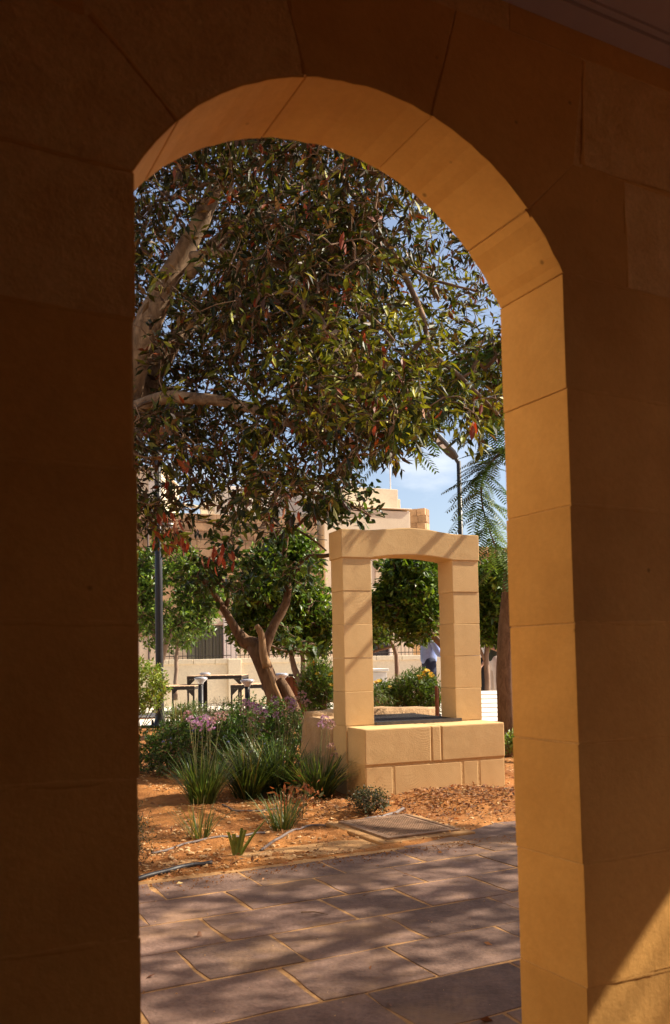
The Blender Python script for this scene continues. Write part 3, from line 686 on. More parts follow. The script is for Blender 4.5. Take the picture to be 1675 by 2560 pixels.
# ------------------------------------------------------------------ street furniture
def lamp_post(px, pyb, Y, H, label, head_dir):
    b = dep(px, pyb, Y); r = thing('lamp_post', (b[0], Y, -.03), label, 'lamp post')
    z0 = -.03
    MB().lathe((b[0], Y, z0), [(.17, 0), (.17, .02), (.11, .03), (.085, .12), (.074, .3), (.068, .5), (.066, H * .45), (.052, H)], 20).build('pole', M['black'], r, smooth=True)
    for k in range(4):
        a = k * math.pi / 2 + .6
        MB().lathe((b[0] + .135 * math.cos(a), Y + .135 * math.sin(a), z0 + .02), [(.022, 0), (.022, .06), (.012, .09)], 8).build('base_bolt', M['black'], r)
    c = np.array([b[0], Y, z0 + H]); d = np.array(head_dir, float); d /= np.linalg.norm(d); sdv = np.cross(d, (0, 0, 1)); sdv /= np.linalg.norm(sdv); u = np.cross(sdv, d)
    MB().tube([c - np.array([0, 0, .05]), c + d * .16], [.05, .045], 10).build('knuckle', M['black'], r)
    hd = MB().prism([(.1, -.09), (.3, -.16), (.86, -.15), (.9, -.1), (.9, .1), (.86, .15), (.3, .16), (.1, .09)], d, u, sdv, c, -.035, .04).build('lamp_head', M['black'], r, bevel=.012)
    for t in (.48, .7): MB().prism([(t, -.07), (t + .13, -.07), (t + .13, .07), (t, .07)], d, u, sdv, c, -.042, -.036).build('led_panel', M['glassy'], hd)
    return r, c
lp1, c1 = lamp_post(400, 1810, gnd(400, 1810)[1], 5.2, 'black lamp post with a white security camera beside the bright green shrub', (.9, -.3, .25))
pc_ = dep(410, 1313, gnd(400, 1810)[1] - .09)
cm = thing('security_camera', pc_, 'small white security camera fixed to the black lamp post', 'camera')
MB().box(pc_ + np.array([.06, -.02, -.01]), (.2, .075, .075), -.35).build('housing', M['cctv'], cm, bevel=.01); MB().tube([pc_ + np.array([-.08, .06, .03]), pc_ + np.array([0, 0, .02])], .02, 8).build('bracket', M['cctv'], cm)
MB().box(pc_ + np.array([.155, -.06, -.035]), (.05, .06, .05), -.35).build('lens_hood', M['cctv'], cm, bevel=.006)
YP = 26.5; ptop = dep(1157, 1152, YP)[2]
lp2, c2 = lamp_post(1156, 1500, YP - 5.5, 4.0 if False else dep(1157, 1150, YP - 5.5)[2], 'black lamp post with its lamp head among feathery leaves against the sky', (-.66, -.35, .62))

def bollard(px, pytop, Y, label):
    p = dep(px, pytop, Y); r = thing('solar_bollard', (p[0], Y, -.04), label, 'bollard', 'solar bollard lights in the beds'); H = p[2] + .04
    MB().lathe((p[0], Y, -.04), [(.055, 0), (.055, .02), (.042, .03), (.042, H - .13)], 14).build('post', M['black'], r, smooth=True)
    MB().lathe((p[0], Y, -.04 + H - .13), [(.045, 0.002), (.05, .03), (.112, .085), (.118, .1)], 18).build('lens', M['glassy'], r, smooth=True)
    MB().lathe((p[0], Y, -.04 + H - .029), [(.119, 0), (.119, .008), (.08, .026), (.0, .03)], 18).build('solar_cap', M['solar'], r, smooth=True)
bollard(502, 1692, 15.6, 'solar bollard light standing in front of the slatted table'); bollard(618, 1697, 14.6, 'solar bollard light standing before the right-hand slatted bench')
bollard(513, 1681, 19.0, 'small solar bollard light half hidden behind the slatted table'); bollard(703, 1682, 14.2, 'solar bollard light half hidden behind the twisted tree trunk')

def slat_table(px0, px1, py, Y, dpt, label, name, cat, group=None, legs=True):
    a, b = dep(px0, py, Y), dep(px1, py, Y); zt = a[2]; w = b[0] - a[0]; r = thing(name, ((a[0] + b[0]) / 2, Y + dpt / 2, -.034), label, cat, group)
    n = 7
    for i in range(n):
        xx = a[0] + w * (i + .5) / n; MB().box((xx, Y + dpt / 2, zt - .015), (w / n - .014, dpt - .04, .028)).build('slat', M['wood'], r, bevel=.004, seg=1)
    for yy in (Y + .02, Y + dpt - .02): MB().box((a[0] + w / 2, yy, zt - .045), (w, .04, .07)).build('frame_rail', M['steel'], r)
    for xx in (a[0] + .02, b[0] - .02):
        MB().box((xx, Y + dpt / 2, zt - .048), (.04, dpt - .09, .06)).build('frame_rail', M['steel'], r)
        for yy in (Y + .02, Y + dpt - .02):
            MB().box((xx, yy, (zt - .08 - .034) / 2), (.035, .035, zt - .08 + .034)).build('leg', M['steel'], r)
            sx = 1 if xx < a[0] + w / 2 else -1
            MB().prism([(0, 0), (.13 * sx, 0), (0, -.13)], (1, 0, 0), (0, 1, 0), (0, 0, 1), (xx + sx * .018, yy, zt - .082), -.012, .012).build('gusset', M['steel'], r)
slat_table(467, 604, 1690, 18.6, 1.5, 'slatted wooden garden table with a dark steel frame', 'garden_table', 'table')
slat_table(398, 486, 1716, 18.0, 1.4, 'low slatted bench left of the garden table, near the shrub', 'garden_bench', 'bench')
slat_table(576, 672, 1712, 18.2, 1.4, 'low slatted bench right of the garden table, behind the trunk', 'garden_bench', 'bench')

# slatted wooden counter with dark rounded back panels
YK = 14.5
ka, kb = dep(664, 1692, YK), dep(816, 1692, YK)
kt = thing('wooden_counter', ((ka[0] + kb[0]) / 2, YK, -.034), 'red-brown slatted counter with dark rounded panels behind the trunks', 'counter')
n = 13
for i in range(n):
    xx = ka[0] + (kb[0] - ka[0]) * (i + .5) / n; MB().box((xx, YK, ka[2] / 2 - .017), ((kb[0] - ka[0]) / n - .008, .03, ka[2] + .034)).build('slat', M['brownwood'], kt, bevel=.004, seg=1)
MB().box(((ka[0] + kb[0]) / 2, YK + .26, ka[2] / 2 - .02), (kb[0] - ka[0] - .02, .46, ka[2] - .01)).build('carcass', M['brownwood'], kt)
MB().box(((ka[0] + kb[0]) / 2, YK + .22, ka[2] + .018), (kb[0] - ka[0] + .04, .56, .03)).build('worktop', M['steel'], kt, bevel=.006)
for (u0, u1, v0, v1, y_) in ((783, 815, 1663, 1687, .1), (768, 784, 1664, 1687, .2)):
    A_, B_ = dep(u0, v1, YK + y_), dep(u1, v0, YK + y_); w, h = B_[0] - A_[0], B_[2] - ka[2] - .033; rr = .03
    pts = [(0, 0), (w, 0)] + [(w - rr + rr * math.cos(t), h - rr + rr * math.sin(t)) for t in np.linspace(0, math.pi / 2, 5)] + [(rr + rr * math.cos(t), h - rr + rr * math.sin(t)) for t in np.linspace(math.pi / 2, math.pi, 5)]
    MB().prism(pts, (1, 0, 0), (0, 1, 0), (0, 0, 1), (A_[0], YK + y_, ka[2] + .034), 0, .03).build('back_panel', M['steel'], kt)
ob_ = dep(780, 1660, YK + 1.6)
ol = thing('orange_board', (ob_[0], YK + 1.6, -.034), 'orange board on a thin post behind the wooden counter', 'sign')
MB().box((ob_[0], YK + 1.6, ob_[2]), (.16, .02, .15)).build('board', M['orange'], ol, bevel=.004); MB().tube([(ob_[0] + .06, YK + 1.63, -.034), (ob_[0] + .06, YK + 1.63, ob_[2] + .14)], .012, 6).build('post', M['steel'], ol)

# white block seat
YQ = 17.0
wa, wb_ = dep(905, 1680, YQ), dep(958, 1672, YQ)
ws = thing('white_block_seat', ((wa[0] + wb_[0]) / 2, YQ + .3, -.034), 'plain white concrete block seat behind the yellow daisies', 'seat')
MB().box(((wa[0] + wb_[0]) / 2, YQ + .3, (wb_[2] - .06) / 2 - .017), (wb_[0] - wa[0], .6, wb_[2] - .03), .28).build('block', M['whiteblk'], ws, bevel=.008)
MB().box(((wa[0] + wb_[0]) / 2 + .01, YQ + .3, wb_[2] - .02), (wb_[0] - wa[0] + .05, .66, .05), .28).build('seat_slab', M['whiteblk'], ws, bevel=.008)

# white slatted lounger
YR = 11.4
la, lb = dep(1201, 1805, YR), dep(1201, 1727, YR + .75)
lg = thing('slatted_lounger', (la[0] + .4, YR + .4, -.04), 'white slatted lounger standing in full sun behind the well', 'lounger')
ns = 7
for i in range(ns):
    t0, t1 = i / ns, (i + .82) / ns
    A_ = la + (lb - la) * t0; B_ = la + (lb - la) * t1; d = B_ - A_; ln = np.linalg.norm(d[1:]); ez = np.array([0, d[1], d[2]]) / ln; ey = np.array([0, -ez[2], ez[1]])
    xl = lb[0] + (la[0] - lb[0]) * (1 - t0)
    MB().prism([(0, 0), (.85, 0), (.85, ln), (0, ln)], (1, 0, 0), ey, ez, (xl, A_[1], A_[2]), -.011, .011).build('slat', M['whitewood'], lg, bevel=.003, seg=1)
for off in (.05, .78):
    MB().tube([(la[0] + off, YR + .03, la[2] - .03), (lb[0] + off, YR + .78, lb[2] - .03)], .02, 6).build('side_rail', M['steel'], lg)
    for (yy, zz) in ((YR + .05, la[2] - .02), (YR + .74, lb[2] - .05)): MB().tube([(la[0] + off, yy, -.04), (la[0] + off, yy, zz)], .018, 6).build('leg', M['steel'], lg)

# rusted steel post by the well
cp = dep(1092, 1780, 9.3)
pst = thing('rusted_post', (cp[0], 9.3, -.02), 'slim rusted steel post beside the yellow daisy bush', 'post')
MB().box((cp[0], 9.3, .36), (.03, .045, .78)).build('post_face', M['corten'], pst, bevel=.003, seg=1); MB().box((cp[0] + .022, 9.33, .35), (.01, .06, .76)).build('post_flange', M['corten'], pst)
MB().box((cp[0] + .004, 9.31, -.03), (.12, .12, .04)).build('post_foot', M['corten'], pst)

# irrigation hoses
def hose(pts, r, mat, label, lift=.0):
    P = []
    for i in range(len(pts) - 1):
        for t in np.linspace(0, 1, 6, endpoint=False): P.append(np.array(pts[i]) * (1 - t) + np.array(pts[i + 1]) * t)
    P.append(np.array(pts[-1], float)); W_ = []
    for q in P:
        w = gnd(q[0], q[1], .02); w[2] = soil_at(w[0], w[1]) + r * .75 + lift; W_.append(w)
    W_ = np.array(W_)
    for _ in range(2): W_[1:-1] = (W_[:-2] + 2 * W_[1:-1] + W_[2:]) / 4
    o = MB().tube(W_, r, 10).build('irrigation_hose', mat, smooth=True); tag(o, label, 'hose')
hose([(330, 2196), (420, 2174), (480, 2158), (530, 2152)], .0125, M['hose_b'], 'thick black irrigation hose along the edge of the paving')
hose([(378, 2126), (450, 2108), (520, 2097), (600, 2087), (662, 2076)], .0075, M['hose'], 'grey irrigation hose passing behind the stubby broad-leaved plant')
hose([(652, 2118), (690, 2090), (740, 2064), (775, 2052), (852, 2056)], .0085, M['hose'], 'grey irrigation hose curving past the browning grass tuft to the cover')
hose([(556, 2014), (590, 2026), (640, 2028), (700, 2024)], .007, M['hose'], 'grey irrigation hose between the garlic clumps')
hose([(900, 2048), (960, 2040), (990, 2030), (1008, 2018)], .012, M['hose'], 'pale grey hose end sticking out beside the small dark shrub')

# ------------------------------------------------------------------ vegetation helpers
def unit(v): v = np.asarray(v, float); return v / (np.linalg.norm(v, axis=-1, keepdims=True) + 1e-9)
LEAF5 = (np.array([(0, 0, 0), (.42, .5, .16), (.5, 0, 0), (.42, -.5, .16), (1, 0, -.10)]), np.array([(0, 2, 1), (2, 4, 1), (0, 3, 2), (3, 4, 2)]))
LEAF9 = (np.array([(0, 0, 0), (.2, .34, .1), (.5, .5, .14), (.8, .3, .05), (.33, 0, 0), (.68, 0, -.03), (.2, -.34, .1), (.5, -.5, .14), (.8, -.3, .05), (1, 0, -.14)]),
         np.array([(0, 4, 1), (1, 4, 2), (4, 5, 2), (2, 5, 3), (5, 9, 3), (0, 6, 4), (6, 7, 4), (4, 7, 5), (7, 8, 5), (5, 8, 9)]))
def leaves_geo(pos, d, up, ln, wd_, col, tpl=LEAF5):
    d = unit(d); w = unit(np.cross(up, d)); u = np.cross(d, w); T, Fq = tpl; n = len(pos); k = len(T)
    V = pos[:, None, :] + (T[None, :, 0:1] * ln[:, None, None]) * d[:, None, :] + (T[None, :, 1:2] * wd_[:, None, None]) * w[:, None, :] + (T[None, :, 2:3] * wd_[:, None, None]) * u[:, None, :]
    F = Fq[None] + (np.arange(n) * k)[:, None, None]
    return V.reshape(-1, 3), F.reshape(-1, 3), np.repeat(col, k, 0)
def pick_cols(n, pal):
    """pal: list of (weight, colour); jittered"""
    w = np.array([p[0] for p in pal], float); C = np.array([p[1] for p in pal]); i = rng.choice(len(pal), n, p=w / w.sum())
    return np.clip(C[i] * rng.uniform(.7, 1.3, (n, 1)) * rng.uniform(.92, 1.08, (n, 3)), 0, 1)
def grow(limb_nodes, limb_r, pts):
    """joins every point to the nearest branch already there"""
    nodes = list(limb_nodes); par = []; n0 = len(nodes); A = np.zeros((n0 + len(pts), 3)); A[:n0] = limb_nodes
    rem = np.array(pts); ids = np.arange(len(rem))
    dist = np.full(len(rem), 1e9); near = np.zeros(len(rem), int)
    for c in range(0, n0, 400):
        D = np.linalg.norm(rem[:, None] - A[None, c:min(c + 400, n0)], axis=2); j = D.argmin(1); dm = D[np.arange(len(rem)), j]; b = dm < dist; dist[b] = dm[b]; near[b] = j[b] + c
    alive = np.ones(len(rem), bool); cnt = n0; order = []; parent = {}
    for _ in range(len(rem)):
        i = np.where(alive, dist, 1e9).argmin(); alive[i] = False; A[cnt] = rem[i]; parent[cnt] = near[i]; order.append(cnt)
        dd = np.linalg.norm(rem - rem[i], axis=1) * 1.12 + .02; b = alive & (dd < dist); dist[b] = dd[b]; near[b] = cnt; cnt += 1
    load = np.ones(cnt)
    for c in reversed(order):
        load[parent[c]] += load[c]
    return A, parent, order, load
def densify(pts, rad, st=.12):
    P, R = [], []
    for i in range(len(pts) - 1):
        a, b = np.array(pts[i], float), np.array(pts[i + 1], float); m = max(1, int(np.linalg.norm(b - a) / st))
        for t in np.arange(m) / m: P.append(a + (b - a) * t); R.append(rad[i] + (rad[i + 1] - rad[i]) * t)
    P.append(np.array(pts[-1], float)); R.append(rad[-1]); P = np.array(P); R = np.array(R)
    for _ in range(3):
        if len(P) > 3: P[1:-1] = (P[:-2] + 2 * P[1:-1] + P[2:]) / 4
    return P, R
def make_tree(name, label, base, limbs, pts, leaf, pal, bark, leafmat, twig_r=.0032, group=None, trunk_k=10, twig_mat=None, rough=.02, cat='tree', limb_r_max=.6, sag=.1, crown_name='crown', pw=.42):
    root = thing(name, base, label, cat, group); org = ORG[root.name]
    tr = MB(); LN, LR = [], []
    for P, R in limbs:
        P, R = densify(P, R); nz = np.array([mnoise.noise_vector(Vector(p) * 3.1) for p in P]); P = P + nz * rough
        R = R * (1 + .10 * np.array([mnoise.noise(Vector(p) * 7.0) for p in P]))
        tr.tube(P, R, trunk_k); LN.append(P); LR.append(R)
    tr.build('trunk', bark, root, smooth=True, fixn=False)
    LN = np.concatenate(LN); LR = np.concatenate(LR)
    if len(pts) == 0: return root
    A, parent, order, load = grow(LN, LR, pts); n0 = len(LN)
    br = MB()
    for c in order:
        p = parent[c]; a, b = A[p], A[c]; d = np.linalg.norm(b - a)
        if d < 1e-4: continue
        rb = twig_r * load[c] ** pw; ra = twig_r * (load[c] + (0 if p < n0 else 1)) ** pw * 1.1
        if p < n0: ra = min(max(ra, rb), LR[p] * limb_r_max); rb = min(rb, ra)
        m = (a + b) / 2 + rng.normal(0, .07 * d, 3) + np.array([0, 0, sag * d])
        br.tube([a, m, b], [ra, (ra + rb) / 2, rb], 4, cap=False)
    Pn = A[n0:]; dirs = unit(np.array([A[c] - A[parent[c]] for c in order])); n = len(Pn)
    k = leaf['n']; tl = leaf.get('twig', .2); dr = leaf.get('droop', .2)
    td = unit(dirs * .6 + rng.normal(0, .55, (n, 3)) + np.array([0, 0, leaf.get('rise', .0)]))
    for a_, d_ in zip(Pn, td): br.tube([a_, a_ + d_ * tl], [twig_r * .8, twig_r * .45], 3, cap=False)
    me = br.mesh('branches', org, fixn=False, smooth=True); o = link('branches', me, twig_mat or M['twig'], root); o['kind'] = 'stuff'
    # leaves along a short twig at every node
    t = np.tile(np.linspace(.05, 1.0, k), n) + rng.uniform(-.05, .05, n * k)
    base_p = np.repeat(Pn, k, 0) + np.repeat(td, k, 0) * (t * tl)[:, None] + rng.normal(0, leaf.get('jit', .01), (n * k, 3))
    side = unit(np.cross(np.repeat(td, k, 0), rng.normal(0, 1, (n * k, 3))))
    ld = unit(side * leaf.get('open', .9) + np.repeat(td, k, 0) * .55 + np.array([0, 0, -dr]) + rng.normal(0, .15, (n * k, 3)))
    up = unit(np.array([0, 0, 1.0]) + rng.normal(0, leaf.get('tilt', .5), (n * k, 3)))
    ln = leaf['len'] * rng.uniform(.65, 1.2, n * k); wd_ = ln * leaf['w'] * rng.uniform(.8, 1.2, n * k)
    cols = pick_cols(n * k, pal)
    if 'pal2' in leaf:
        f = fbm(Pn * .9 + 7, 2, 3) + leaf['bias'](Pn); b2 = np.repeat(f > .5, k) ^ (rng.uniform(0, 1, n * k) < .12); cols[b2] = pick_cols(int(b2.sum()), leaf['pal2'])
    V, F, Cc = leaves_geo(base_p, ld, up, ln, wd_, cols, leaf.get('tpl', LEAF5))
    cr = link(crown_name, arr_mesh(crown_name, V - org, F, Cc), leafmat, root); cr['kind'] = 'stuff'
    return root
def in_poly(x, y, poly):
    p = np.array(poly, float); r = np.zeros(len(x), bool); j = len(p) - 1
    for i in range(len(p)):
        c = ((p[i, 1] > y) != (p[j, 1] > y)) & (x < (p[j, 0] - p[i, 0]) * (y - p[i, 1]) / (p[j, 1] - p[i, 1] + 1e-9) + p[i, 0]); r ^= c; j = i
    return r
def px_limb(pts, Y, widths):
    """pixel polyline (x,y[,Y]) with widths in pixels -> 3-D limb"""
    P = [dep(q[0], q[1], q[2] if len(q) > 2 else Y) for q in pts]; R = [w * (q[2] if len(q) > 2 else Y) / FPX / 2 for q, w in zip(pts, widths)]
    return P, R
def ellipsoid_pts(c, r, n, shell=.25, flat=0, nz=1.6, cut=.42, seed=0):
    out = []; c = np.array(c); r = np.array(r); tot = 0
    while tot < n:
        d = unit(rng.normal(0, 1, (n * 3, 3))); q = d * (rng.uniform(shell, 1, (n * 3, 1)) ** .5); p = c + q * r
        keep = fbm(p * nz / max(r.mean(), .5) * 1.6 + 17.0, 3, seed) > cut; p = p[keep]; out.append(p); tot += len(p)
    return np.concatenate(out)[:n]

# ------------------------------------------------------------------ the big fig tree
YFig = 8.4
fl = []
fl.append(px_limb([(215, 1860, 8.6), (225, 1500, 8.6), (255, 1200, 8.6), (300, 1040, 8.5)], YFig, [190, 150, 140, 130]))
fl.append(px_limb([(300, 1040, 8.5), (345, 870), (400, 735), (450, 640), (500, 555), (548, 465), (572, 380, 8.2), (590, 300, 8.0), (620, 160, 7.8)], YFig, [96, 72, 64, 50, 44, 36, 30, 24, 18]))
fl.append(px_limb([(300, 1060, 8.5), (350, 985, 8.7), (395, 905, 8.9), (435, 850, 9.0), (490, 795, 9.2), (545, 745, 9.3), (600, 715, 9.5), (700, 700, 9.8)], YFig, [90, 66, 58, 46, 36, 30, 24, 16]))
fl.append(px_limb([(310, 1045, 8.4), (370, 1000, 8.2), (440, 990, 8.0), (530, 1000, 7.9), (620, 1010, 7.8), (700, 1040, 7.7), (760, 1090, 7.6)], YFig, [60, 36, 32, 29, 25, 20, 14]))
fl.append(px_limb([(470, 690, 8.4), (525, 615, 8.6), (575, 578, 8.7), (650, 520, 8.8), (730, 470, 8.9), (840, 430, 9.0)], YFig, [30, 34, 34, 30, 24, 14]))
fl.append(px_limb([(480, 640, 8.3), (560, 626, 8.0), (640, 640, 7.8), (720, 668, 7.6), (800, 705, 7.4), (900, 775, 7.3), (985, 850, 7.2)], YFig, [24, 22, 20, 18, 16, 13, 9]))
fl.append(px_limb([(840, 430, 9.0), (930, 540, 8.6), (990, 650, 8.2), (1030, 720, 8.0), (1062, 790, 7.9), (1064, 860, 7.8), (1100, 905, 7.7), (1175, 965, 7.6), (1250, 1035, 7.5)], YFig, [14, 13, 15, 15, 13, 12, 12, 10, 8]))
fl.append(px_limb([(990, 650, 8.2), (1060, 690, 8.0), (1120, 715, 7.9), (1190, 730, 7.9)], YFig, [10, 8, 7, 5]))
fl.append(px_limb([(760, 1090, 7.6), (850, 1100, 7.6), (935, 1130, 7.7)], YFig, [12, 9, 6]))
fl.append(px_limb([(230, 1250, 8.6), (180, 1000, 8.8), (120, 760, 9.0), (90, 500, 9.0)], YFig, [90, 70, 50, 30]))
main = [(60, -150), (330, -260), (760, -200), (1040, 60), (1090, 330), (1130, 540), (1250, 640), (1330, 760), (1330, 1010), (1200, 1060), (1120, 1020), (1040, 1085), (960, 1110), (900, 1180), (830, 1200), (790, 1270), (700, 1290), (640, 1260), (560, 1250), (500, 1285), (440, 1330), (390, 1345), (345, 1310), (150, 1290)]
pts = []
def fig_pts(n, poly, dens_fn, y0, y1):
    out = []
    xs = [p[0] for p in poly]; ys = [p[1] for p in poly]
    while len(out) < n:
        x = rng.uniform(min(xs), max(xs), 4000); y = rng.uniform(min(ys), max(ys), 4000); k = in_poly(x, y, poly); x, y = x[k], y[k]
        Yd = rng.uniform(y0, y1, len(x)); P = np.array([dep(a, b, c) for a, b, c in zip(x, y, Yd)])
        # clumps and gaps belong to the crown, in metres
        f = fbm(P * 1.5 + 31, 3, 4); keep = (f > .44) & (rng.uniform(0, 1, len(x)) < dens_fn(x, y))
        keep &= ~((x < 570) & (y > 400) & (y < 1040) & (Yd < 8.6) & (rng.uniform(0, 1, len(x)) < .86))
        out += list(P[keep])
    return out[:n]
def dens(x, y):
    d = np.ones(len(x))
    d = np.where((x > 960) & (y < 860), .42, d)         # thin outer twigs on the sunny side
    d = np.where((x > 1080) & (y < 800), .26, d)
    d = np.where((y > 1060), .75, d)
    return d
pts = np.array(fig_pts(5600, main, dens, 6.4, 11.2))
pal_fig = [(3.6, (.017, .020, .004)), (2.0, (.038, .040, .007)), (.6, (.10, .10, .014)), (2.6, (.060, .030, .014)), (1.5, (.15, .080, .038)), (.5, (.22, .05, .016))]
pal_fig_sunlit_green = [(2.6, (.028, .038, .005)), (3, (.085, .10, .010)), (2.6, (.22, .23, .02)), (1.2, (.34, .31, .03)), (.8, (.10, .055, .022))]  # greener leaves, brightened so sunlight is put into their colour
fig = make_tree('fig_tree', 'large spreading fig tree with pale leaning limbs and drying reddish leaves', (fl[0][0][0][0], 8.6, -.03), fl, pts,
                dict(pal2=pal_fig_sunlit_green, bias=lambda P: -.05 + .16 * np.clip(P[:, 0] / 1.2, -1, 1) - .10 * np.clip((P[:, 2] - 3.6) / 1.2, -1, 1), n=16, twig=.28, len=.115, w=.31, droop=.35, open=.8, tilt=.6, jit=.02), pal_fig, M['bark_f'], M['leaf'], twig_r=.0030, trunk_k=14, rough=.03, pw=.34)  # bias gives the right and lower crown the sunlit leaf colours
# hanging dead leaves, one by one
dcols = [(.34, .055, .018), (.40, .09, .03), (.26, .055, .025), (.42, .19, .10), (.2, .035, .015)]
dead_meshes = []
for i, c in enumerate(dcols):
    V, F, Cc = leaves_geo(np.zeros((1, 3)), np.array([(0, 0, -1.0)]), np.array([(0, 1.0, .1)]), np.array([.105]), np.array([.038]), np.array([c]), LEAF9)
    me = arr_mesh('leaf', V, F, Cc); me.materials.append(M['dry']); dead_meshes.append(me)
fo = ORG[fig.name]
ddir = rng.permutation(len(pts)); cnt = 0
def add_dead(p):
    o = bpy.data.objects.new('leaf', random.choice(dead_meshes)); COL.objects.link(o); o.parent = fig; o.location = tuple(p - fo)
    o.rotation_euler = (random.gauss(0, .28), random.gauss(0, .28), random.uniform(0, 6.28)); s_ = random.uniform(.7, 1.25); o.scale = (s_, s_, s_)
for i in ddir:
    if cnt >= 225: break
    p = pts[i]
    if p[1] > 8.6: continue
    v = p - CAM; px = PCX + FPX * (v @ cR) / (v @ cF)
    if not (350 < px < 1200): continue
    for _ in range(random.choice([1, 2, 3])):
        add_dead(p + rng.normal(0, .05, 3) + np.array([0, 0, -.03])); cnt += 1
for (px, py, n, yy) in ((425, 1330, 12, 7.6), (455, 1340, 10, 7.6), (400, 1350, 8, 7.6), (540, 1375, 9, 7.7), (565, 1390, 8, 7.7), (415, 1290, 7, 7.6)):
    for _ in range(n): add_dead(dep(px + random.gauss(0, 16), py + random.gauss(0, 12), yy + random.gauss(0, .08)))

# ------------------------------------------------------------------ twisted old tree by the bed
YTw = 10.4
tl = [px_limb([(716, 1900), (704, 1850), (694, 1770), (674, 1700), (652, 1645), (630, 1608)], YTw, [68, 56, 47, 43, 41, 40]),
      px_limb([(765, 1870, 10.3), (752, 1800, 10.3), (728, 1745, 10.35), (700, 1700, YTw)], YTw, [36, 28, 26, 26]),
      px_limb([(640, 1615), (605, 1605), (580, 1590), (572, 1545), (562, 1512), (543, 1492), (520, 1470, 10.2), (495, 1440, 10.0)], YTw, [42, 34, 24, 19, 17, 14, 10, 7]),
      px_limb([(566, 1520), (578, 1500), (584, 1478), (572, 1462), (556, 1448)], YTw, [14, 12, 10, 9, 6]),
      px_limb([(655, 1650), (664, 1590), (690, 1560), (712, 1530), (722, 1480), (720, 1445), (706, 1420), (697, 1380), (704, 1342), (735, 1322), (728, 1280), (712, 1230), (700, 1180, 10.0), (690, 1110, 9.8)], YTw, [30, 26, 24, 22, 19, 17, 16, 13, 12, 11, 9, 8, 7, 5]),
      px_limb([(720, 1450), (728, 1420), (745, 1402), (775, 1391), (825, 1387, 10.1), (900, 1380, 9.8)], YTw, [16, 14, 12, 11, 10, 6]),
      px_limb([(735, 1322), (780, 1345), (815, 1375, 10.2)], YTw, [7, 6, 4]),
      px_limb([(735, 1322), (790, 1270, 10.0), (830, 1240, 9.6), (860, 1255, 9.3), (925, 1290, 9.0)], YTw, [9, 8, 7, 6, 4])]
tp = []
for (cx, cy, rx, ry, n, Y) in ((515, 1440, 42, 45, 34, 10.1), (560, 1400, 45, 30, 12, 10.2), (590, 1310, 55, 45, 14, 10.1), (735, 1440, 40, 45, 26, 10.3), (690, 1340, 40, 30, 8, 10.2), (850, 1265, 75, 45, 44, 9.3), (805, 1225, 40, 45, 16, 9.6), (920, 1380, 25, 25, 5, 9.8), (720, 1600, 60, 45, 14, 10.6), (590, 1460, 30, 30, 8, 10.2)):
    for _ in range(n): tp.append(dep(cx + rng.normal(0, rx * .55), cy + rng.normal(0, ry * .55), Y + rng.normal(0, .25)))
pal_tw = [(3, (.030, .05, .012)), (3, (.05, .085, .018)), (1.6, (.10, .16, .03)), (.5, (.16, .2, .04))]
twt = make_tree('twisted_tree', 'old twisted tree with split bare-wood trunk and a sawn stub', (dep(716, 1900, YTw)[0], YTw, -.03), tl, np.array(tp),
                dict(n=9, twig=.16, len=.10, w=.52, droop=.25, open=.9, tilt=.6, jit=.02, tpl=LEAF9), pal_tw, M['bark_t'], M['leaf_g'], twig_r=.004, trunk_k=14, rough=.035)
sP, sR = px_limb([(668, 1668, 10.24), (658, 1640, 10.22), (654, 1610, 10.22), (658, 1588, 10.2), (650, 1570, 10.18), (641, 1563, 10.16)], YTw, [24, 21, 18, 17, 16, 12])
P_, R__ = densify(sP, sR, .05); MB().tube(P_, R__, 12).build('sawn_stub', M['bark_w'], twt, smooth=True)
sP, sR = px_limb([(668, 1660, 10.22), (684, 1710, 10.22), (702, 1750, 10.22), (716, 1790, 10.2)], YTw, [7, 11, 11, 4])
P_, R__ = densify(sP, sR, .05); MB().tube(P_, R__, 10).build('bare_wood_strip', M['bark_w'], twt, smooth=True)

# ------------------------------------------------------------------ citrus trees in the garden behind
pal_cit = [(2.4, (.04, .075, .010)), (3.2, (.085, .15, .018)), (2.2, (.16, .25, .03)), (.6, (.26, .34, .06))]
pal_cit2 = [(2, (.05, .085, .014)), (3, (.09, .15, .022)), (2, (.15, .22, .03)), (.5, (.24, .28, .05))]
def citrus(label, pxc, pyc, rxpx, rypx, Y, trunk, n, pal=pal_cit, nl=13, ln=.105, extra=(), bark=None, seed=0, cut=.4):
    c = dep(pxc, pyc, Y); r = (pxw(rxpx, Y), pxw(rxpx, Y) * .9, pxw(rypx, Y))
    P = ellipsoid_pts(c, r, n, shell=.2, seed=seed, cut=cut); P = np.concatenate([P] + [ellipsoid_pts(dep(e[0], e[1], Y), (pxw(e[2], Y),) * 2 + (pxw(e[3], Y),), e[4], seed=seed + 3, cut=.35) for e in extra]) if extra else P
    limbs = [px_limb(t[0], Y, t[1]) for t in trunk]
    b = limbs[0][0][0]
    return make_tree('citrus_tree', label, (b[0], b[1], -.035), limbs, P, dict(n=nl, twig=.13, len=ln, w=.46, droop=.0, open=.95, tilt=.8, jit=.03, rise=.3), pal, bark or M['bark_g'], M['leaf_g'], twig_r=.0035, group='citrus trees of the walled garden', trunk_k=8)
citrus('dark citrus tree behind the black lamp post and security camera', 418, 1490, 135, 145, 17.2, [([(395, 1775), (392, 1700), (405, 1630), (425, 1590), (440, 1560)], [22, 19, 18, 14, 10]), ([(405, 1630), (380, 1580), (360, 1530)], [12, 10, 7])], 620, seed=1, extra=((350, 1440, 60, 70, 140), (500, 1490, 60, 75, 170)))
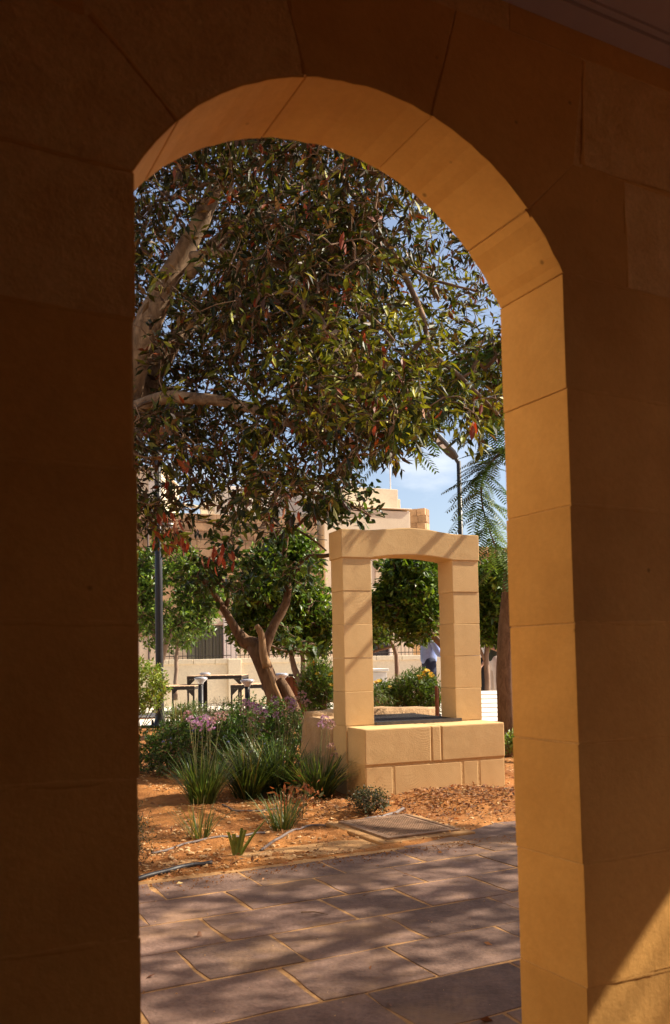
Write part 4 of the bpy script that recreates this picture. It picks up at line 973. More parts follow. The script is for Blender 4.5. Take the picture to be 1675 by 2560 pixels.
citrus('young citrus tree with a straight thin trunk near the table', 448, 1585, 55, 35, 20.0, [([(438, 1752), (439, 1690), (440, 1640), (446, 1600)], [11, 10, 10, 8])], 120, pal=pal_cit2, ln=.09, seed=2)
citrus('round citrus tree behind the twisted trunk, with forked bare stems', 700, 1490, 125, 140, 13.2, [([(785, 1790), (768, 1745), (748, 1705), (735, 1670), (728, 1640), (724, 1610), (715, 1560)], [26, 22, 18, 15, 12, 9, 8]), ([(757, 1722), (752, 1698), (763, 1665), (763, 1640), (755, 1630), (745, 1600)], [16, 14, 13, 11, 9, 7]), ([(757, 1630), (775, 1615), (790, 1580)], [10, 8, 6])], 720, seed=3, extra=((735, 1380, 55, 45, 120), (790, 1560, 45, 90, 150), (620, 1560, 45, 60, 80)))
citrus('citrus tree seen through the well opening, dark spreading branch', 1030, 1500, 88, 115, 13.0, [([(1160, 1800), (1155, 1700), (1130, 1640), (1095, 1600), (1062, 1568), (1030, 1530)], [20, 20, 18, 17, 13, 9]), ([(1130, 1640), (1140, 1560), (1130, 1500)], [12, 9, 7])], 600, seed=4, extra=((1020, 1430, 70, 50, 120), (950, 1520, 40, 40, 50)))
citrus('light green citrus tree with slim trunk behind the well pillars', 915, 1545, 85, 75, 15.5, [([(990, 1790), (992, 1700), (994, 1640), (990, 1610), (960, 1580)], [13, 12, 11, 10, 8]), ([(990, 1612), (950, 1625), (905, 1640), (860, 1650)], [8, 7, 6, 4])], 380, pal=pal_cit2, seed=5, cut=.36)
citrus('citrus tree right of the well, beside the tall leaning trunk', 1235, 1500, 75, 110, 12.2, [([(1222, 1800), (1218, 1700), (1212, 1640), (1222, 1590), (1235, 1550)], [16, 14, 13, 12, 9]), ([(1212, 1650), (1190, 1610), (1180, 1570)], [9, 7, 5])], 520, seed=6, extra=((1200, 1560, 50, 60, 90),))
# far greenery beyond the garden wall, on the left
citrus('dark citrus tree half hidden by the archway jamb', 300, 1500, 90, 120, 18.5, [([(300, 1770), (300, 1640), (300, 1560)], [22, 18, 12])], 260, seed=8)

# ------------------------------------------------------------------ feathery-leaved tree on the right
YFe = 9.3
fb = gnd(1275, 1888)
tf = [([(1282, 1895, 9.35), (1268, 1800, 9.35), (1263, 1700, 9.35), (1268, 1560, 9.35), (1282, 1440, 9.3), (1310, 1250, 9.2), (1335, 1000, 9.0), (1350, 760, 8.8)], [62, 50, 46, 46, 46, 44, 40, 30]),
      ([(1335, 1000, 9.0), (1300, 900, 8.7), (1240, 870, 8.4), (1150, 920, 8.2), (1070, 985, 8.1), (1015, 1050, 7.4), (990, 1110, 7.3)], [16, 11, 8, 5, 4, 3, 2.5]),
      ([(1325, 1100, 9.1), (1290, 1030, 8.8), (1250, 1010, 8.6), (1225, 1040, 8.5), (1215, 1080, 8.4)], [14, 9, 6, 4, 3]),
      ([(1320, 1150, 9.1), (1280, 1110, 8.8), (1225, 1150, 8.5), (1195, 1210, 8.4), (1205, 1270, 8.3), (1225, 1340, 8.3), (1255, 1400, 8.3)], [14, 9, 6, 5, 4, 3.5, 3]),
      ([(1350, 760, 8.8), (1500, 600, 8.3), (1700, 500, 7.8)], [30, 22, 12]), ([(1350, 760, 8.8), (1400, 500, 9.4), (1420, 250, 9.6)], [28, 20, 12])]
limbs = [px_limb(p, YFe, w) for p, w in tf] + [([(2.0, 8.9, 3.7), (2.6, 8.0, 3.75), (2.95, 7.3, 3.7), (3.25, 6.6, 3.5)], [.045, .035, .025, .012]), ([(2.6, 8.0, 3.75), (2.7, 7.5, 3.2), (2.75, 7.1, 2.75)], [.022, .016, .006]), ([(2.8, 7.6, 3.72), (3.1, 7.3, 4.2), (3.3, 7.0, 4.7)], [.02, .014, .006]), ([(2.95, 7.3, 3.7), (2.9, 7.0, 3.3), (2.85, 6.8, 2.9)], [.018, .012, .005]), ([(3.1, 6.95, 3.6), (3.2, 6.9, 3.1), (3.25, 6.85, 2.75)], [.016, .012, .006])]
fea = make_tree('feathery_tree', 'slender leaning red-barked tree with feathery hanging leaves', (limbs[0][0][0][0], 9.35, -.03), limbs, np.zeros((0, 3)), {}, [], M['bark_r'], M['frond'], trunk_k=14, rough=.012)
# one bipinnate leaf, copied
def frond_mesh(col, L_=.40, pairs=15):
    r_ = random.Random(3); P, D, U_, LN_, WD = [], [], [], [], []
    V, F = [], []
    for i in range(pairs):
        t = .12 + .86 * i / (pairs - 1); x = L_ * t; z = -.09 * t * t; pl = .074 * (1 - (2 * t - 1.0) ** 4 * .55)
        for sgn in (-1, 1):
            d = unit(np.array([.45, sgn, -.25])); 
            P.append(np.array([x, 0, z])); D.append(d); U_.append((r_.uniform(-.3, .3), r_.uniform(-.3, .3), 1)); LN_.append(pl); WD.append(.0145)
    n_ = len(P)
    Vv, Ff, Cc = leaves_geo(np.array(P), np.array(D), np.array(U_, float), np.array(LN_), np.array(WD), np.tile(col, (n_, 1)) * rng.uniform(.85, 1.15, (n_, 1)), LEAF9)
    mb = MB().tube([(L_ * t, 0, -.09 * t * t) for t in np.linspace(0, 1, 6)], .0016, 3, cap=False)
    rv = np.concatenate(mb.v); rf = np.array([(f[0], f[1], f[2]) for f in mb.f] + [(f[0], f[2], f[3]) for f in mb.f])
    V = np.concatenate([Vv, rv]); F = np.concatenate([Ff, rf + len(Vv)]); Cc = np.concatenate([Cc, np.tile((.08, .1, .03), (len(rv), 1))])
    me = arr_mesh('frond', V, F, Cc); me.materials.append(M['frond']); return me
frm = [frond_mesh((.055, .11, .022)), frond_mesh((.085, .15, .03), .36, 14), frond_mesh((.13, .20, .04), .33, 13)]
fe0 = ORG[fea.name]
def add_frond(p, d, s=1.0, pick=None):
    o = bpy.data.objects.new('frond', frm[pick if pick is not None else random.choice([0, 0, 1, 1, 2])]); COL.objects.link(o); o.parent = fea
    d = Vector(d).normalized(); o.location = tuple(np.array(p) - fe0); q = d.to_track_quat('X', 'Z'); o.rotation_mode = 'QUATERNION'; o.rotation_quaternion = q; o.scale = (s, s, s)
nf = 0
for li in (1, 2, 3):
    P, R = densify(limbs[li][0], limbs[li][1], .07)
    for i, p in enumerate(P[3:]):
        for _ in range(5 if li == 3 else 4):
            th_ = random.uniform(0, 6.28); tdir = unit(P[min(i + 4, len(P) - 1)] - P[max(i + 2, 0)] + 1e-6)
            d = np.array([math.cos(th_), math.sin(th_) * .7, random.uniform(-.45, .2)]) + tdir * .3
            add_frond(p, d, random.uniform(.8, 1.25)); nf += 1
for li in (4, 5):
    P, R = densify(limbs[li][0], limbs[li][1], .2)
    for p in P[2:]:
        for _ in range(3):
            th_ = random.uniform(0, 6.28); add_frond(p + rng.normal(0, .08, 3), (math.cos(th_), math.sin(th_), random.uniform(-.5, .3)), random.uniform(.9, 1.4)); nf += 1

# shade tree in the court to the right, out of the picture; its crown dapples paving and well
sx, sy = 5.9, 5.9
sl_ = [([(sx, sy, -.05), (sx - .1, sy - .1, 1.6), (sx - .2, sy - .3, 3.0)], [.17, .14, .12]), ([(sx - .2, sy - .3, 3.0), (5.2, 4.9, 4.2), (4.9, 4.0, 4.9)], [.11, .07, .04]), ([(sx - .2, sy - .3, 3.0), (5.9, 4.6, 4.3), (6.3, 3.6, 4.9)], [.1, .06, .03]), ([(sx - .2, sy - .3, 3.0), (5.2, 6.3, 4.2), (4.7, 7.2, 4.7), (4.0, 7.9, 5.0)], [.1, .06, .04, .02]), ([(5.2, 4.9, 4.2), (4.3, 5.2, 4.6), (3.6, 5.4, 4.9)], [.06, .04, .02])]
sp = np.concatenate([ellipsoid_pts((5.4, 4.0, 4.7), (1.9, 1.75, .8), 270, seed=11, cut=.47, nz=3.2), ellipsoid_pts((4.9, 5.6, 4.8), (1.2, .8, .5), 70, seed=12, cut=.45), ellipsoid_pts((6.0, 6.1, 4.7), (1.0, .7, .5), 95, seed=14, cut=.42), ellipsoid_pts((4.5, 7.2, 4.8), (.9, .8, .5), 46, seed=13, cut=.45)])
make_tree('shade_tree', 'leafy shade tree in the sunny court beyond the porch end', (sx, sy, -.05), sl_, sp, dict(n=14, twig=.26, len=.11, w=.36, droop=.2, tilt=.6, jit=.03), pal_fig[:3], M['bark_g'], M['leaf'], twig_r=.004)

# ------------------------------------------------------------------ bed plants
def blades(base, n, h, spread, rad, w, pal, seg=4, bend=.5, upright=.9):
    """curved strap leaves; returns arrays"""
    V, F, C = [], [], []; cols = pick_cols(n, pal); k = 0
    for i in range(n):
        a = rng.uniform(0, 6.283); r0 = rad * math.sqrt(rng.uniform()); p = np.array([base[0] + r0 * math.cos(a), base[1] + r0 * math.sin(a), base[2]])
        a2 = a + rng.normal(0, .5); out = np.array([math.cos(a2), math.sin(a2), 0]); sd = np.array([-out[1], out[0], 0]); L_ = h * rng.uniform(.55, 1.1); lean = spread * rng.uniform(.15, 1.0); bd = bend * rng.uniform(.2, 1.4)
        for j in range(seg + 1):
            t = j / seg; q = p + out * L_ * (lean * t + bd * lean * t * t) + np.array([0, 0, L_ * (t - .35 * bd * lean * t * t * t)]); ww = w * (1 - t ** 2.2) * (.8 + .4 * rng.uniform()) + .0006
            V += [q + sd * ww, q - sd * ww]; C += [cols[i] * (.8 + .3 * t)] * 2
        for j in range(seg): F.append((k + 2 * j, k + 2 * j + 1, k + 2 * j + 3, k + 2 * j + 2))
        k += 2 * (seg + 1)
    return np.array(V), np.array(F), np.array(C)
pal_gar = [(2.6, (.035, .065, .018)), (3, (.08, .13, .03)), (1.8, (.15, .21, .05)), (.6, (.26, .2, .07))]
pal_pur = [(2, (.46, .27, .42)), (2, (.55, .36, .48)), (1, (.5, .36, .34)), (.8, (.40, .18, .44))]
pal_fade = [(2, (.42, .28, .22)), (1, (.48, .28, .36)), (1, (.36, .22, .14))]
def flower_head(root, c, r, pal, n=16):
    d = unit(rng.normal(0, 1, (n, 3)) + np.array([0, 0, .5])); p = c + d * r * .35; V, F, Cc = [], [], []
    k = 4; dd = np.repeat(d, k, 0) + rng.normal(0, .5, (n * k, 3)); pp = np.repeat(p + d * r * .3, k, 0)
    V, F, Cc = leaves_geo(pp, dd, unit(rng.normal(0, 1, (n * k, 3))), np.full(n * k, r * .62), np.full(n * k, r * .3), pick_cols(n * k, pal))
    return link('flower_head', arr_mesh('flower_head', V - ORG[root.name], F, Cc), M['petal'], root)
def garlic(px, py, h, nb, heads, label, rad=.07, spread=.55, w=.0034):
    b = gnd(px, py); b[2] = soil_at(b[0], b[1]) - .01; r = thing('society_garlic', b, label, 'flowering plant', 'society garlic clumps in the bed')
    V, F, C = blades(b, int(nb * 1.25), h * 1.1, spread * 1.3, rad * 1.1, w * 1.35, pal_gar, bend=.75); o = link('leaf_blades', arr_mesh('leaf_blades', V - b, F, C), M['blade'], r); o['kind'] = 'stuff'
    for (hx, hy, fresh) in heads:
        top = dep(hx, hy, b[1] + rng.normal(0, .06)); s0 = b + np.array([rng.normal(0, rad * .5), rng.normal(0, rad * .5), 0])
        m = (s0 + top) / 2 + np.array([rng.normal(0, .012), 0, .02]); Pm, Rm = densify([s0, m, top], [.0028, .0024, .0018], .06)
        MB().tube(Pm, Rm, 5).build('flower_stem', M['stem'], r, smooth=True)
        flower_head(r, top, .032 * rng.uniform(.8, 1.2), pal_pur if fresh else pal_fade, 15)
M['stem'] = plain_mat('flower_stalk', (.17, .17, .065), rough=.6)
garlic(506, 2010, .36, 240, [(478, 1800, 1), (488, 1812, 1), (500, 1802, 1), (510, 1808, 1), (522, 1800, 1), (532, 1806, 0), (515, 1795, 1), (545, 1792, 0), (558, 1790, 0), (470, 1790, 0), (498, 1818, 1), (528, 1815, 1)], 'society garlic clump with dense lilac flower heads on the open soil', rad=.075, spread=.5)
garlic(622, 1990, .42, 210, [(607, 1782, 0), (622, 1765, 1), (632, 1768, 1), (640, 1776, 1), (628, 1805, 0), (660, 1786, 1), (655, 1800, 0), (646, 1772, 1), (615, 1758, 1)], 'society garlic clump backed by the dark mounded shrub, lilac heads', rad=.09, spread=.6)
garlic(695, 1980, .42, 240, [(686, 1750, 1), (692, 1762, 1), (690, 1788, 1), (715, 1782, 0), (722, 1752, 1), (735, 1760, 1), (742, 1748, 0), (728, 1772, 1), (760, 1750, 0), (770, 1758, 0), (755, 1738, 0)], 'society garlic clump growing before the twisted trunk', rad=.09, spread=.6)
garlic(795, 1992, .36, 210, [(803, 1812, 1), (818, 1808, 0), (826, 1812, 0), (812, 1798, 1), (836, 1890, 0), (828, 1870, 0)], 'society garlic clump arching against the left side of the well', rad=.08, spread=.75)
for (px, py, h, nb, lab, pal) in ((500, 2098, .24, 60, 'thin yellowing grass tuft standing alone on the soil', [(2, (.12, .14, .04)), (2, (.08, .12, .035)), (1.2, (.25, .2, .07))]), (706, 2070, .25, 110, 'grass tuft mixed with dry brown leaves near the hose', [(2, (.06, .10, .025)), (2, (.1, .14, .04)), (.6, (.24, .19, .07))])):
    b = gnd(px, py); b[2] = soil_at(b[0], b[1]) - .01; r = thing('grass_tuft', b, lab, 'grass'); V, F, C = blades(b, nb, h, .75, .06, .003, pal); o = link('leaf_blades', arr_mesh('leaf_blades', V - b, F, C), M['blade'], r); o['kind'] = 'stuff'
b = gnd(745, 2045); b[2] = soil_at(b[0], b[1])
r = thing('withered_plant', b, 'withered plant with curled orange-brown dry leaves behind the grass tuft', 'plant'); n = 150
pp = b + rng.normal(0, 1, (n, 3)) * np.array([.075, .06, .05]) + np.array([0, 0, .13]); V, F, Cc = leaves_geo(pp, rng.normal(0, 1, (n, 3)) + np.array([0, 0, -.3]), rng.normal(0, 1, (n, 3)), rng.uniform(.03, .06, n), rng.uniform(.012, .025, n), pick_cols(n, [(3, (.30, .12, .04)), (2, (.40, .2, .08)), (1, (.13, .14, .04)), (1, (.2, .08, .03))]), LEAF9)
link('dry_leaves', arr_mesh('dry_leaves', V - b, F, Cc), M['dry'], r)['kind'] = 'stuff'
for k in range(9): MB().tube([b + np.array([rng.normal(0, .01), rng.normal(0, .01), -.02]), b + np.array([rng.normal(0, .05), rng.normal(0, .04), .17])], [.004, .0015], 4).build('stem', M['twig'], r)
# stubby broad-leaved plant
b = gnd(594, 2138); b[2] = soil_at(b[0], b[1]) - .005; r = thing('strap_leaved_plant', b, 'small plant with a few broad cut-off strap leaves at the bed edge', 'plant')
for (dx, hz, w, lean) in ((-.05, .13, .010, -.18), (-.02, .12, .013, -.08), (.0, .10, .014, .02), (.02, .14, .012, .18), (.035, .215, .011, .55), (-.03, .09, .012, -.05), (.01, .15, .009, .1)):
    V, F = [], []
    for j in range(6):
        t = j / 5; c = b + np.array([dx * .35 + lean * hz * t * (1 + .4 * t), rng.normal(0, .002), hz * t]); ww = w * (1 - .15 * t if hz < .2 else 1 - t ** 2 * .9); V += [c + np.array([ww, .004, 0]), c + np.array([0, -.004, 0]), c + np.array([-ww, .004, 0])]
    F = [(3 * j + q, 3 * j + q + 1, 3 * j + q + 4, 3 * j + q + 3) for j in range(5) for q in (0, 1)]
    col = np.tile(np.array([(.14, .19, .035), (.10, .15, .03), (.19, .22, .05)][int(abs(dx) * 100) % 3]), (len(V), 1)); link('leaf', arr_mesh('leaf', np.array(V) - b, np.array(F), col, True), M['blade'], r)

def bush(name, label, c, rad, n, ln, w, pal, stems=7, base_z=None, nl=8, droop=.0, seed=0, group=None, cut=.34, rise=.5, mat=None, flowers=None, open_=.9, base=None, cat='shrub', twig=.09, tilt=.7):
    c = np.array(c, float); zb = soil_at(c[0], c[1]) if base_z is None else base_z; P = ellipsoid_pts(c, rad, n, shell=.15, seed=seed, cut=cut, nz=2.2); P = P[P[:, 2] > zb + .02]
    b = np.array([c[0], c[1], zb - .02]) if base is None else np.array(base); limbs = []
    for k in range(stems):
        t = c + rng.normal(0, .4, 3) * np.array(rad); t[2] = max(t[2], zb + .08); limbs.append(([b + rng.normal(0, .12, 3) * np.array([rad[0], rad[1], 0]), (b + t) / 2 + rng.normal(0, .02, 3), t], [.008, .006, .003]))
    r = make_tree(name, label, b, limbs, P, dict(n=nl, twig=twig, len=ln, w=w, droop=droop, open=open_, tilt=tilt, jit=.008, rise=rise), pal, M['twig'], mat or M['leaf_g'], twig_r=.0014, trunk_k=5, cat=cat, group=group, rough=.01)
    return r, P
def florets(root, P, n, size, pal, name='flower', k=6, up=.3):
    sel = P[rng.choice(len(P), min(n, len(P)), replace=False)]
    for p in sel:
        d = unit(rng.normal(0, 1, (k, 3)) * np.array([1, 1, .5]) + np.array([0, 0, up])); V, F, Cc = leaves_geo(np.repeat(p[None], k, 0), d, unit(rng.normal(0, .4, (k, 3)) + np.array([0, 0, 1.0])), np.full(k, size), np.full(k, size * .6), pick_cols(k, pal))
        link(name, arr_mesh(name, V - ORG[root.name], F, Cc), M['petal'], root)
pal_plum = [(3, (.025, .052, .008)), (3, (.05, .10, .014)), (1.5, (.095, .17, .022)), (.4, (.15, .23, .04))]
c = gnd(545, 1925); r, P = bush('plumbago_shrub', 'dark green mounded shrub with scattered pale blue flowers', (-1.25, 8.6, .17), (.80, .62, .33), 1700, .045, .42, pal_plum, stems=14, nl=9, seed=21, cut=.30)
r2, P2 = bush('plumbago_shrub', 'fresh green part-shaded shrub before the twisted trunk, few blue flowers', (-.85, 9.45, .26), (.6, .4, .36), 900, .046, .42, [(2, (.04, .08, .016)), (3, (.08, .14, .024)), (1, (.13, .2, .04))], stems=10, nl=9, seed=22, cut=.30)
fr = P[(P[:, 1] < 8.5)]; florets(r, fr, 26, .022, [(1, (.20, .24, .62)), (1, (.28, .32, .7))], k=7); florets(r2, P2[P2[:, 1] < 9.4], 6, .02, [(1, (.22, .26, .62))], k=7)
r, P = bush('rosemary_bush', 'small dark upright bush pressed against the archway jamb', (gnd(338, 2172)[0] - .02, gnd(338, 2172)[1], .12), (.09, .09, .15), 150, .020, .22, [(2, (.03, .045, .02)), (2, (.055, .075, .03)), (1, (.1, .12, .06))], nl=14, seed=23, rise=1.2, cut=.25)
sb_ = gnd(925, 2038); r, P = bush('small_shrub', 'small round dark-leaved shrub at the foot of the well', (sb_[0], sb_[1], soil_at(sb_[0], sb_[1]) + .075), (.125, .11, .085), 210, .019, .5, [(3, (.03, .042, .018)), (2, (.055, .07, .028)), (1, (.11, .12, .06))], nl=9, seed=24, cut=.25, twig=.05)
q = dep(352, 1715, 14.6); r, P = bush('golden_shrub', 'bright yellow-green shrub in sun beside the lamp post', (q[0], 14.6, .62), (.48, .4, .48), 420, .07, .36, [(2, (.12, .19, .02)), (3, (.20, .27, .03)), (1.2, (.3, .32, .04)), (.5, (.3, .2, .04))], nl=10, seed=25, base_z=-.05, cut=.3, rise=.8)
q = dep(470, 1740, 15.9); r, P = bush('grey_shrub', 'sparse grey-green shrub below the garden table', (dep(565, 1735, 13.6)[0], 13.6, .18), (.45, .35, .26), 300, .035, .25, [(2, (.12, .12, .06)), (2, (.17, .155, .085)), (1, (.2, .16, .11))], nl=9, seed=26, base_z=-.05, cut=.34, rise=1.0)
r, P = bush('grey_shrub', 'sparse grey-green shrub behind the upright bollard and trunk', (dep(660, 1740, 12.6)[0], 12.6, .16), (.4, .3, .24), 220, .035, .25, [(2, (.13, .12, .06)), (2, (.2, .16, .10)), (1, (.24, .18, .13))], nl=9, seed=27, base_z=-.05, cut=.34, rise=1.0)
r, P = bush('low_shrub', 'low green shrub under the left bench', (dep(480, 1745, 14.8)[0], 14.8, .14), (.4, .3, .22), 260, .05, .35, [(2, (.05, .09, .02)), (2, (.09, .14, .03)), (1, (.16, .2, .05))], nl=9, seed=28, base_z=-.05, cut=.32)
r, P = bush('low_shrub', 'low grey plant between the lilac clumps', (gnd(590, 1985)[0], gnd(590, 1985)[1] + .3, .14), (.16, .14, .15), 150, .03, .2, [(2, (.10, .12, .055)), (2, (.14, .15, .07)), (1, (.2, .18, .09))], nl=10, seed=29, cut=.3, rise=1.0)
r, P = bush('trunk_sprout', 'bright green sprouting plant at the foot of the leaning trunk', (dep(1285, 1862, 8.9)[0] + .04, 8.9, .16), (.12, .1, .12), 70, .05, .4, [(2, (.12, .2, .03)), (2, (.18, .26, .05))], nl=8, seed=30, cut=.3, cat='plant')
# yellow daisy bushes behind the well
pal_da = [(2, (.04, .075, .012)), (3, (.085, .14, .018)), (1.5, (.15, .22, .03))]
pal_ye = [(3, (.72, .42, .02)), (1, (.8, .52, .05))]
def daisy(px, py, Y, rx, rz, n, label, seed, heads):
    q = dep(px, py, Y); r, P = bush('daisy_bush', label, (q[0], Y, q[2]), (rx, rx * .8, rz), int(n * 1.7), .055, .2, pal_da, nl=14, seed=seed, base_z=-.03, cut=.28, rise=1.3, open_=.7, twig=.11)
    for (hx, hy) in heads:
        t = dep(hx, hy, Y - .1); s0 = dep(hx + rng.normal(0, 4), hy + 45, Y); MB().tube([s0, (s0 + t) / 2, t], [.003, .0025, .002], 4).build('flower_stem', M['stem'], r)
        k = 12; a = np.arange(k) * 6.283 / k; nrm_ = unit(np.array([rng.normal(0, .4), -.5, .8])); e1 = unit(np.cross(nrm_, (1, 0, .1))); e2 = np.cross(nrm_, e1); d = np.cos(a)[:, None] * e1 + np.sin(a)[:, None] * e2
        V, F, Cc = leaves_geo(np.repeat(t[None], k, 0), d + nrm_ * .15, np.repeat(nrm_[None], k, 0), np.full(k, .036), np.full(k, .016), pick_cols(k, pal_ye)); link('flower_head', arr_mesh('flower_head', V - ORG[r.name], F, Cc), M['petal'], r)
daisy(1045, 1748, 9.6, .28, .24, 300, 'daisy bush with yellow flowers seen through the well opening', 31, [(1062, 1680), (1076, 1684), (1068, 1676), (1048, 1692), (1052, 1696), (1080, 1690), (1058, 1688)])
daisy(965, 1760, 9.8, .22, .17, 210, 'lower daisy bush with yellow and red flowers behind the grating', 32, [(948, 1702), (985, 1722), (996, 1712), (1002, 1716), (975, 1718), (940, 1706)])
daisy(800, 1730, 9.2, .22, .28, 240, 'daisy bush with yellow flowers between trunk and left pillar', 33, [(793, 1684), (800, 1690), (826, 1686), (772, 1706), (776, 1712), (828, 1712)])
q = dep(940, 1755, 9.3); rr_, P = bush('fountain_bush', 'fine grassy bush with tiny red tubular flowers behind the grating', (q[0], 9.3, .52), (.2, .15, .2), 130, .06, .08, [(2, (.08, .13, .02)), (2, (.14, .19, .03))], nl=12, seed=34, base_z=-.03, droop=.8, cut=.25); florets(rr_, P[P[:, 1] < 9.35], 12, .016, [(1, (.5, .06, .02))], k=3, up=-.8)
# tall thin grass before the lamp post
for (px, py, Y, h, lab) in ((455, 1800, 14.6, .5, 'thin upright green stalks between lamp post and shrub'),):
    b = dep(px, py, Y); b[2] = -.05; r = thing('grass_tuft', b, lab, 'grass'); V, F, C = blades(b, 130, h, .3, .28, .006, [(2, (.12, .17, .05)), (2, (.18, .2, .07)), (1, (.26, .24, .1))], bend=.3); link('leaf_blades', arr_mesh('leaf_blades', V - b, F, C), M['blade'], r)['kind'] = 'stuff'

# ------------------------------------------------------------------ stones, gravel, mulch, fallen leaves
ICO = None
def pebble_set(name, n, region, s0, s1, mat, flat=.6, seed=0):
    bm = bmesh.new(); bmesh.ops.create_icosphere(bm, subdivisions=1, radius=1); T = np.array([v.co[:] for v in bm.verts]); Fq = np.array([[v.index for v in f.verts] for f in bm.faces]); bm.free()
    P = region(n); n = len(P); s = s0 + (s1 - s0) * rng.uniform(0, 1, n) ** 3; sc = s[:, None] * rng.uniform(.6, 1.3, (n, 3)); sc[:, 2] *= flat; a = rng.uniform(0, 6.28, n)
    V = T[None] * (1 + rng.normal(0, .13, (n, len(T), 1))) * sc[:, None, :]; x = V[..., 0] * np.cos(a)[:, None] - V[..., 1] * np.sin(a)[:, None]; y = V[..., 0] * np.sin(a)[:, None] + V[..., 1] * np.cos(a)[:, None]
    V = np.stack([x, y, V[..., 2]], -1) + P[:, None, :]; F = Fq[None] + (np.arange(n) * len(T))[:, None, None]
    o = link(name, arr_mesh(name, V.reshape(-1, 3), F.reshape(-1, 3)), mat); o['kind'] = 'stuff'; return o
def soil_region(x0, x1, y0, y1, extra=.004):
    def f(n):
        out = np.zeros((0, 3))
        while len(out) < n:
            x = rng.uniform(x0, x1, n * 2); y = y0 + (y1 - y0) * rng.uniform(0, 1, n * 2) ** 1.4; s = x * WW[0] + y * WW[1]; nn = x * WN[0] + y * WN[1]
            loc = (np.stack([x, y], 1) - W0[:2]); aa = loc @ wx[:2]; dd = loc @ wd[:2]; inw = (aa > -.03) & (aa < BW + .03) & (dd > -.02) & (dd < 1.4)
            dm = np.abs((np.stack([x, y], 1) - mc[:2]) @ ux[:2]); dn = np.abs((np.stack([x, y], 1) - mc[:2]) @ uy[:2]); inm = (dm < mw / 2) & (dn < md / 2)
            k = (nn > soil_edge(s) + .02) & ~inw & ~inm & (fbm(np.stack([x, y], 1) * 2.2, 3, 8) > rng.uniform(.25, .62, n * 2)); x, y = x[k], y[k]; out = np.concatenate([out, np.stack([x, y, soil_h(x, y) + extra], 1)])
        return out[:n]
    return f
pebble_set('gravel', 5200, soil_region(-2.2, 2.2, 4.3, 9.5), .003, .014, M['pebble'])
pebble_set('gravel', 5200, soil_region(-2.2, 2.2, 4.3, 8.5, .001), .002, .009, M['soil'])
sm = []
for k in range(6):
    bm = bmesh.new(); bmesh.ops.create_icosphere(bm, subdivisions=2, radius=1)
    for v in bm.verts: v.co *= 1 + .28 * mnoise.noise(v.co * 1.7 + Vector((k * 9, 0, 0))); v.co.z *= .55
    me = bpy.data.meshes.new('garden_stone'); bm.to_mesh(me); bm.free(); me.materials.append(M['pebble']); sm.append(me)
spots = [(478, 2130, .018), (520, 2122, .016), (508, 2136, .022), (540, 2128, .014), (556, 2120, .012), (452, 2120, .014), (470, 2116, .011), (620, 2128, .017), (632, 2114, .013), (655, 2132, .022), (672, 2130, .014), (700, 2044, .014), (668, 2074, .012), (420, 2098, .009), (438, 2140, .012), (580, 2090, .01), (375, 1968, .011), (392, 1962, .01), (366, 1990, .012), (735, 2130, .012), (748, 2085, .012), (440, 2062, .009), (465, 2055, .008), (546, 2062, .008), (800, 2085, .01), (830, 2128, .01), (1090, 2052, .012), (1180, 2040, .012), (1230, 2050, .01)]
for (px, py, s_) in spots:
    w = gnd(px, py, .02); o = bpy.data.objects.new('garden_stone', random.choice(sm)); COL.objects.link(o); o.location = (w[0], w[1], soil_at(w[0], w[1]) + s_ * .3); o.scale = (s_ * 1.3, s_, s_); o.rotation_euler = (random.gauss(0, .2), random.gauss(0, .2), random.uniform(0, 6.28))
    near = 'beside the strap-leaved plant' if abs(px - 595) < 90 and py > 2100 else 'by the lone yellowing grass tuft' if px < 595 and py > 2040 else 'in the soil near the jamb' if px < 420 else 'in the mulch by the well' if px > 1000 else 'by the inspection cover' if px > 780 else 'near the browning tuft'
    tag(o, ('larger ' if s_ > .0135 else 'small ') + 'pale yellowish stone ' + near, 'stone', 'loose stones on the garden soil')
def chips(name, n, fn, ln0, ln1, pal, mat, lift=.006):
    P = fn(n); n = len(P); P = P + np.array([0, 0, lift]) + rng.uniform(0, .006, (n, 1)) * np.array([0, 0, 1]); d = rng.normal(0, 1, (n, 3)) * np.array([1, 1, .25]); up = np.array([0, 0, 1.0]) + rng.normal(0, .5, (n, 3)); ln = rng.uniform(ln0, ln1, n)
    V, F, Cc = leaves_geo(P, d, up, ln, ln * rng.uniform(.3, .6, n), pick_cols(n, pal)); o = link(name, arr_mesh(name, V, F, Cc), mat); o['kind'] = 'stuff'
def mulch_reg(n):
    x = rng.normal(.95, .5, n * 4); y = 6.45 + (x - .95) * .42 + rng.normal(0, .3, n * 4); P = np.stack([x, y, soil_h(x, y)], 1); loc = P[:, :2] - W0[:2]; aa = loc @ wx[:2]; dd = loc @ wd[:2]; k = (dd < -.015) & (x > -.1); s = x * WW[0] + y * WW[1]; nn = x * WN[0] + y * WN[1]; k &= nn > soil_edge(s) + .05
    dm = np.abs((P[:, :2] - mc[:2]) @ ux[:2]); dn = np.abs((P[:, :2] - mc[:2]) @ uy[:2]); k &= ~((dm < mw / 2) & (dn < md / 2)); return P[k][:n]
chips('mulch', 3400, mulch_reg, .01, .04, [(3, (.29, .15, .06)), (3, (.19, .085, .033)), (1.2, (.42, .26, .12)), (2, (.10, .045, .02))], M['dry'], .008)
chips('leaf_litter', 2600, soil_region(-2.2, 2.0, 4.35, 10.5), .012, .045, [(3, (.30, .14, .05)), (2, (.2, .09, .035)), (1, (.42, .26, .11)), (1, (.12, .06, .03))], M['dry'])
